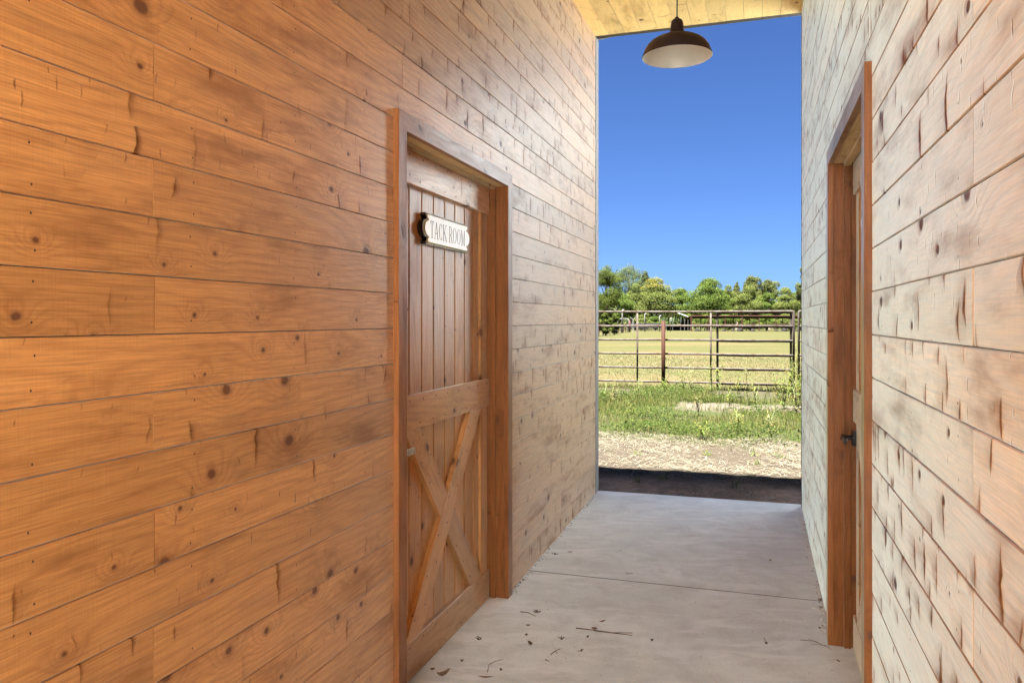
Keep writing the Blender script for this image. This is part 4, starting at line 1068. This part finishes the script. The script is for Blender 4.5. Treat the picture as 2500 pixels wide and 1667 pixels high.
sh_l = [('bright green bush at the left end before the corral', 1478, 84, 762, 18, BR), ('leafy bush beside the thick white pole', 1500, 90, 766, 14, BR), ('yellow green bush under the orange tinged tree', 1565, 140, 768, 22, G2),
        ('dark bush between the pens and the tin shelter', 1600, 142, 772, 24, G1), ('green bush right of the tin roofed shelter', 1682, 146, 766, 16, G2), ('bush behind the left end of the long shelter', 1720, 146, 768, 26, G1),
        ('bush behind the middle of the long shelter', 1770, 148, 768, 28, G1), ('yellow green bush seen through the long shelter', 1822, 148, 770, 24, BR), ('dark bush behind the right half of the long shelter', 1870, 146, 768, 28, G1),
        ('bush at the right end behind the long shelter', 1925, 148, 766, 30, G2), ('bush hidden by the barn wall at the right', 1975, 148, 768, 28, G1)]
for i, (lb, px, Z, top, hw, cs) in enumerate(sh_l):
    tree(px, Z, top, hw, cs, lb, 80+i, 2200, .24 if Z < 100 else .30, .0, 14, name='bush', grp='bushes at the foot of the tree line', cat='bush')

# dark wood behind the single trees: one far-off mass
n_ = 26000; r = np.random.default_rng(5); px_w = r.uniform(1250, 2200, n_); Zw = r.uniform(182, 196, n_)
X_ = (px_w-1250)/F*Zw; wx = X_*CY - Zw*SY; wy = X_*SY + Zw*CY; zb_ = -0.0045*(wy-16)
topz = 6.3 + 1.1*np.sin(px_w*.045) + .8*np.sin(px_w*.11+1) + .5*np.sin(px_w*.31)
wz = zb_ + topz*r.random(n_)**.8
dn = np.stack([r.normal(0, .6, n_), -np.ones(n_)*.7, np.ones(n_)*.6 + r.normal(0, .4, n_)], 1)
leafcloud('woodland', np.stack([wx, wy, wz], 1), dn, r.uniform(.4, .8, n_), pal(n_, [(0.0570, 0.0798, 0.0266), (0.0760, 0.1045, 0.0342), (0.0988, 0.1178, 0.0418)], .2), M['leaf'])
tag(bpy.data.objects['woodland'], 'dark mass of woodland behind the single trees', 'woodland', kind='stuff')

# ------------------------------------------------------------------ litter on the slab
def fl(px, y):
    Z = CAMZ*F/(y-781); 
    for _ in range(3):
        X_, Y_ = W(px, Z); Z = (CAMZ-slab_z(Y_))*F/(y-781)
    X_, Y_ = W(px, Z); return X_, Y_, slab_z(Y_)
def z8(a, b): return fl(980+a/2.1, 1180+b/2.1)
def leaf_mesh(c, L, Wd, ang, curl, lift=.004):
    mb = MB(); n = 7; d = Vector((math.cos(ang), math.sin(ang), 0)); s_ = Vector((-d.y, d.x, 0)); c = Vector(c); rows = []
    for i in range(n):
        t = i/(n-1); w = Wd*math.sin(math.pi*min(1, t*.92+.05))**.8*.5; z = lift + curl*(t-.5)**2*4*L*.3
        p = c + d*(t-.5)*L + Vector((0, 0, z)); rows.append((p - s_*w + Vector((0, 0, curl*w*.8)), p, p + s_*w + Vector((0, 0, curl*w*1.2))))
    for a_, b_ in zip(rows, rows[1:]):
        mb.face([a_[0], a_[1], b_[1], b_[0]]); mb.face([a_[1], a_[2], b_[2], b_[1]])
    return mb
leafs = [(1030, 712, .055, .018, .9, .5, 'dry curled leaf lying just beyond the long twig'), (990, 752, .04, .022, .2, .9, 'brown leaf caught on the long twig'),
         (660, 832, .05, .03, 2.2, 1.1, 'curled brown leaf on the slab before the left door'), (215, 990, .09, .03, 1.0, 1.1, 'largest curled brown leaf near the left door casing'),
         (430, 997, .085, .016, .2, .3, 'long narrow dry leaf lying near the bottom of the view'), (510, 962, .03, .018, 2.0, .8, 'small brown leaf beside the thin bent twig'),
         (160, 960, .03, .02, .7, .9, 'small dark leaf beside the bottom rail of the left door'), (650, 732, .03, .014, .4, .7, 'small dark leaf near the rail end of the left door'),
         (1870, 826, .032, .02, 1.4, .8, 'small dark leaf on a stalk at the right of the slab'), (865, 355, .05, .014, .5, .6, 'pale leaf near the left wall beyond the slab joint'),
         (2240, 915, .03, .016, 2.2, .6, 'dark leaf beside the right door')]
for a_, b_, L, Wd, an, cu, lb in leafs:
    c = z8(a_, b_); leaf_mesh(c, L*.72, Wd*.7, an, cu).build('dry_leaf', M['dryleaf'], None, c); o = bpy.context.collection.objects[-1] if False else None
    tag([q for q in col.objects if q.name.startswith('dry_leaf')][-1], lb, 'leaf', 'dry leaves on the slab')
def twig(pts, r, lb, br=()):
    P = [z8(*p) for p in pts]; P = [(a_, b_, c_+.004+.003*(i % 2)) for i, (a_, b_, c_) in enumerate(P)]
    mb = MB(); mb.tube(P, [r]+[r*.8]*(len(P)-2)+[r*.5], 5)
    for q in br: mb.tube([(a_, b_, c_+.004) for a_, b_, c_ in (z8(*q[0]), z8(*q[1]))], r*.6, 4)
    tag(mb.build('twig', M['twig'], None, P[0]), lb, 'twig', 'twigs on the slab')
twig([(895, 744), (985, 758), (1080, 768), (1185, 772)], .0028, 'longest straight twig lying across the middle of the slab', [((985, 758), (1182, 781))])
twig([(610, 660), (650, 668), (690, 684)], .002, 'thin twig beside a dark clump near the left door frame')
twig([(765, 880), (790, 864), (815, 850)], .002, 'short slanted twig left of the slab middle', [((790, 864), (800, 874))])
twig([(440, 970), (450, 935), (480, 915), (522, 908)], .0014, 'thin bent twig near the left door')
twig([(738, 905), (758, 918)], .002, 'tiny straight twig near the bottom of the view')
twig([(1858, 792), (1866, 812), (1872, 830)], .0014, 'upright thin twig at the right of the slab')
twig([(2045, 805), (2120, 815), (2180, 840), (2203, 858)], .0013, 'long wispy twig before the right door frame', [((2085, 800), (2160, 830)), ((2100, 825), (2190, 835))])
twig([(1150, 465), (1187, 467)], .002, 'short twig just below the slab joint')
for i, (a_, b_, s_, lb) in enumerate([(695, 658, .022, 'dark crumbled clump near the left door frame'), (395, 797, .018, 'dark crumbled clump with wisps before the left door'), (822, 797, .018, 'dark crumbled clump left of the long twig'),
                                      (922, 858, .014, 'small dark clump below the long twig'), (640, 778, .008, 'tiny dark crumb above the curled leaf'), (785, 363, .020, 'dark clump near the left wall beyond the joint'), (1890, 395, .008, 'dark pellet at the right beyond the joint'),
                                      (1285, 805, .008, 'small dark pellet right of the long twig'), (310, 910, .008, 'dark pellet near the bottom rail of the left door'), (955, 788, .008, 'dark pellet just below the long twig')]):
    s_ *= .75; c = Vector(z8(a_, b_)); r = random.Random(i+5); mb = MB()
    for k in range(9):
        an = r.uniform(0, 6.28); p = c + Vector((r.gauss(0, s_*.5), r.gauss(0, s_*.5), .003)); q = p + Vector((math.cos(an)*s_*r.uniform(.4, 1), math.sin(an)*s_*r.uniform(.4, 1), r.uniform(0, .008)))
        mb.tube([p, q], [.0022, .001], 4)
    mb.lathe([(.001, .006), (s_*.25, .005), (s_*.32, 0)][::-1], tuple(c), 7)
    tag(mb.build('litter_clump', M['twig'], None, tuple(c)), lb, 'litter', 'dark litter clumps on the slab')
# crumbs: grit over the slab and plaster along the wall feet
mb = MB(); r = random.Random(8)
def crumb(x, y, s_, mi):
    z = slab_z(y); h = s_*r.uniform(.4, .9); a = r.uniform(0, 6.28)
    p = [(x+math.cos(a+k*1.57+r.uniform(-.3, .3))*s_, y+math.sin(a+k*1.57+r.uniform(-.3, .3))*s_*.8, z) for k in range(4)]; t = (x, y, z+h)
    for k in range(4): mb.face([p[k], p[(k+1) % 4], t], None, mi=mi)
for _ in range(260): crumb(r.uniform(WL+.03, WR-.03), r.uniform(1.8, YE-.05), r.uniform(.001, .0035)*(1.3 if r.random() < .1 else 1), 0)
for _ in range(520):
    y = r.uniform(2, YE)
    if DR[0]-.1 < y < DR[1]+.1: continue
    crumb(WR-.003-abs(r.gauss(0, .018)), y, r.uniform(.002, .009)*(0.6+.9*(math.sin(y*5)+1)/2), 1 if r.random() < .88 else 0)
for _ in range(160):
    y = r.uniform(3.8, YE); crumb(WL+.004+abs(r.gauss(0, .012)), y, r.uniform(.002, .006), 1 if r.random() < .4 else 0)
tag(mb.build('grit', [M['twig'], M['crumb']]), 'dark grit and pale plaster crumbs scattered over the slab', 'grit', kind='stuff')
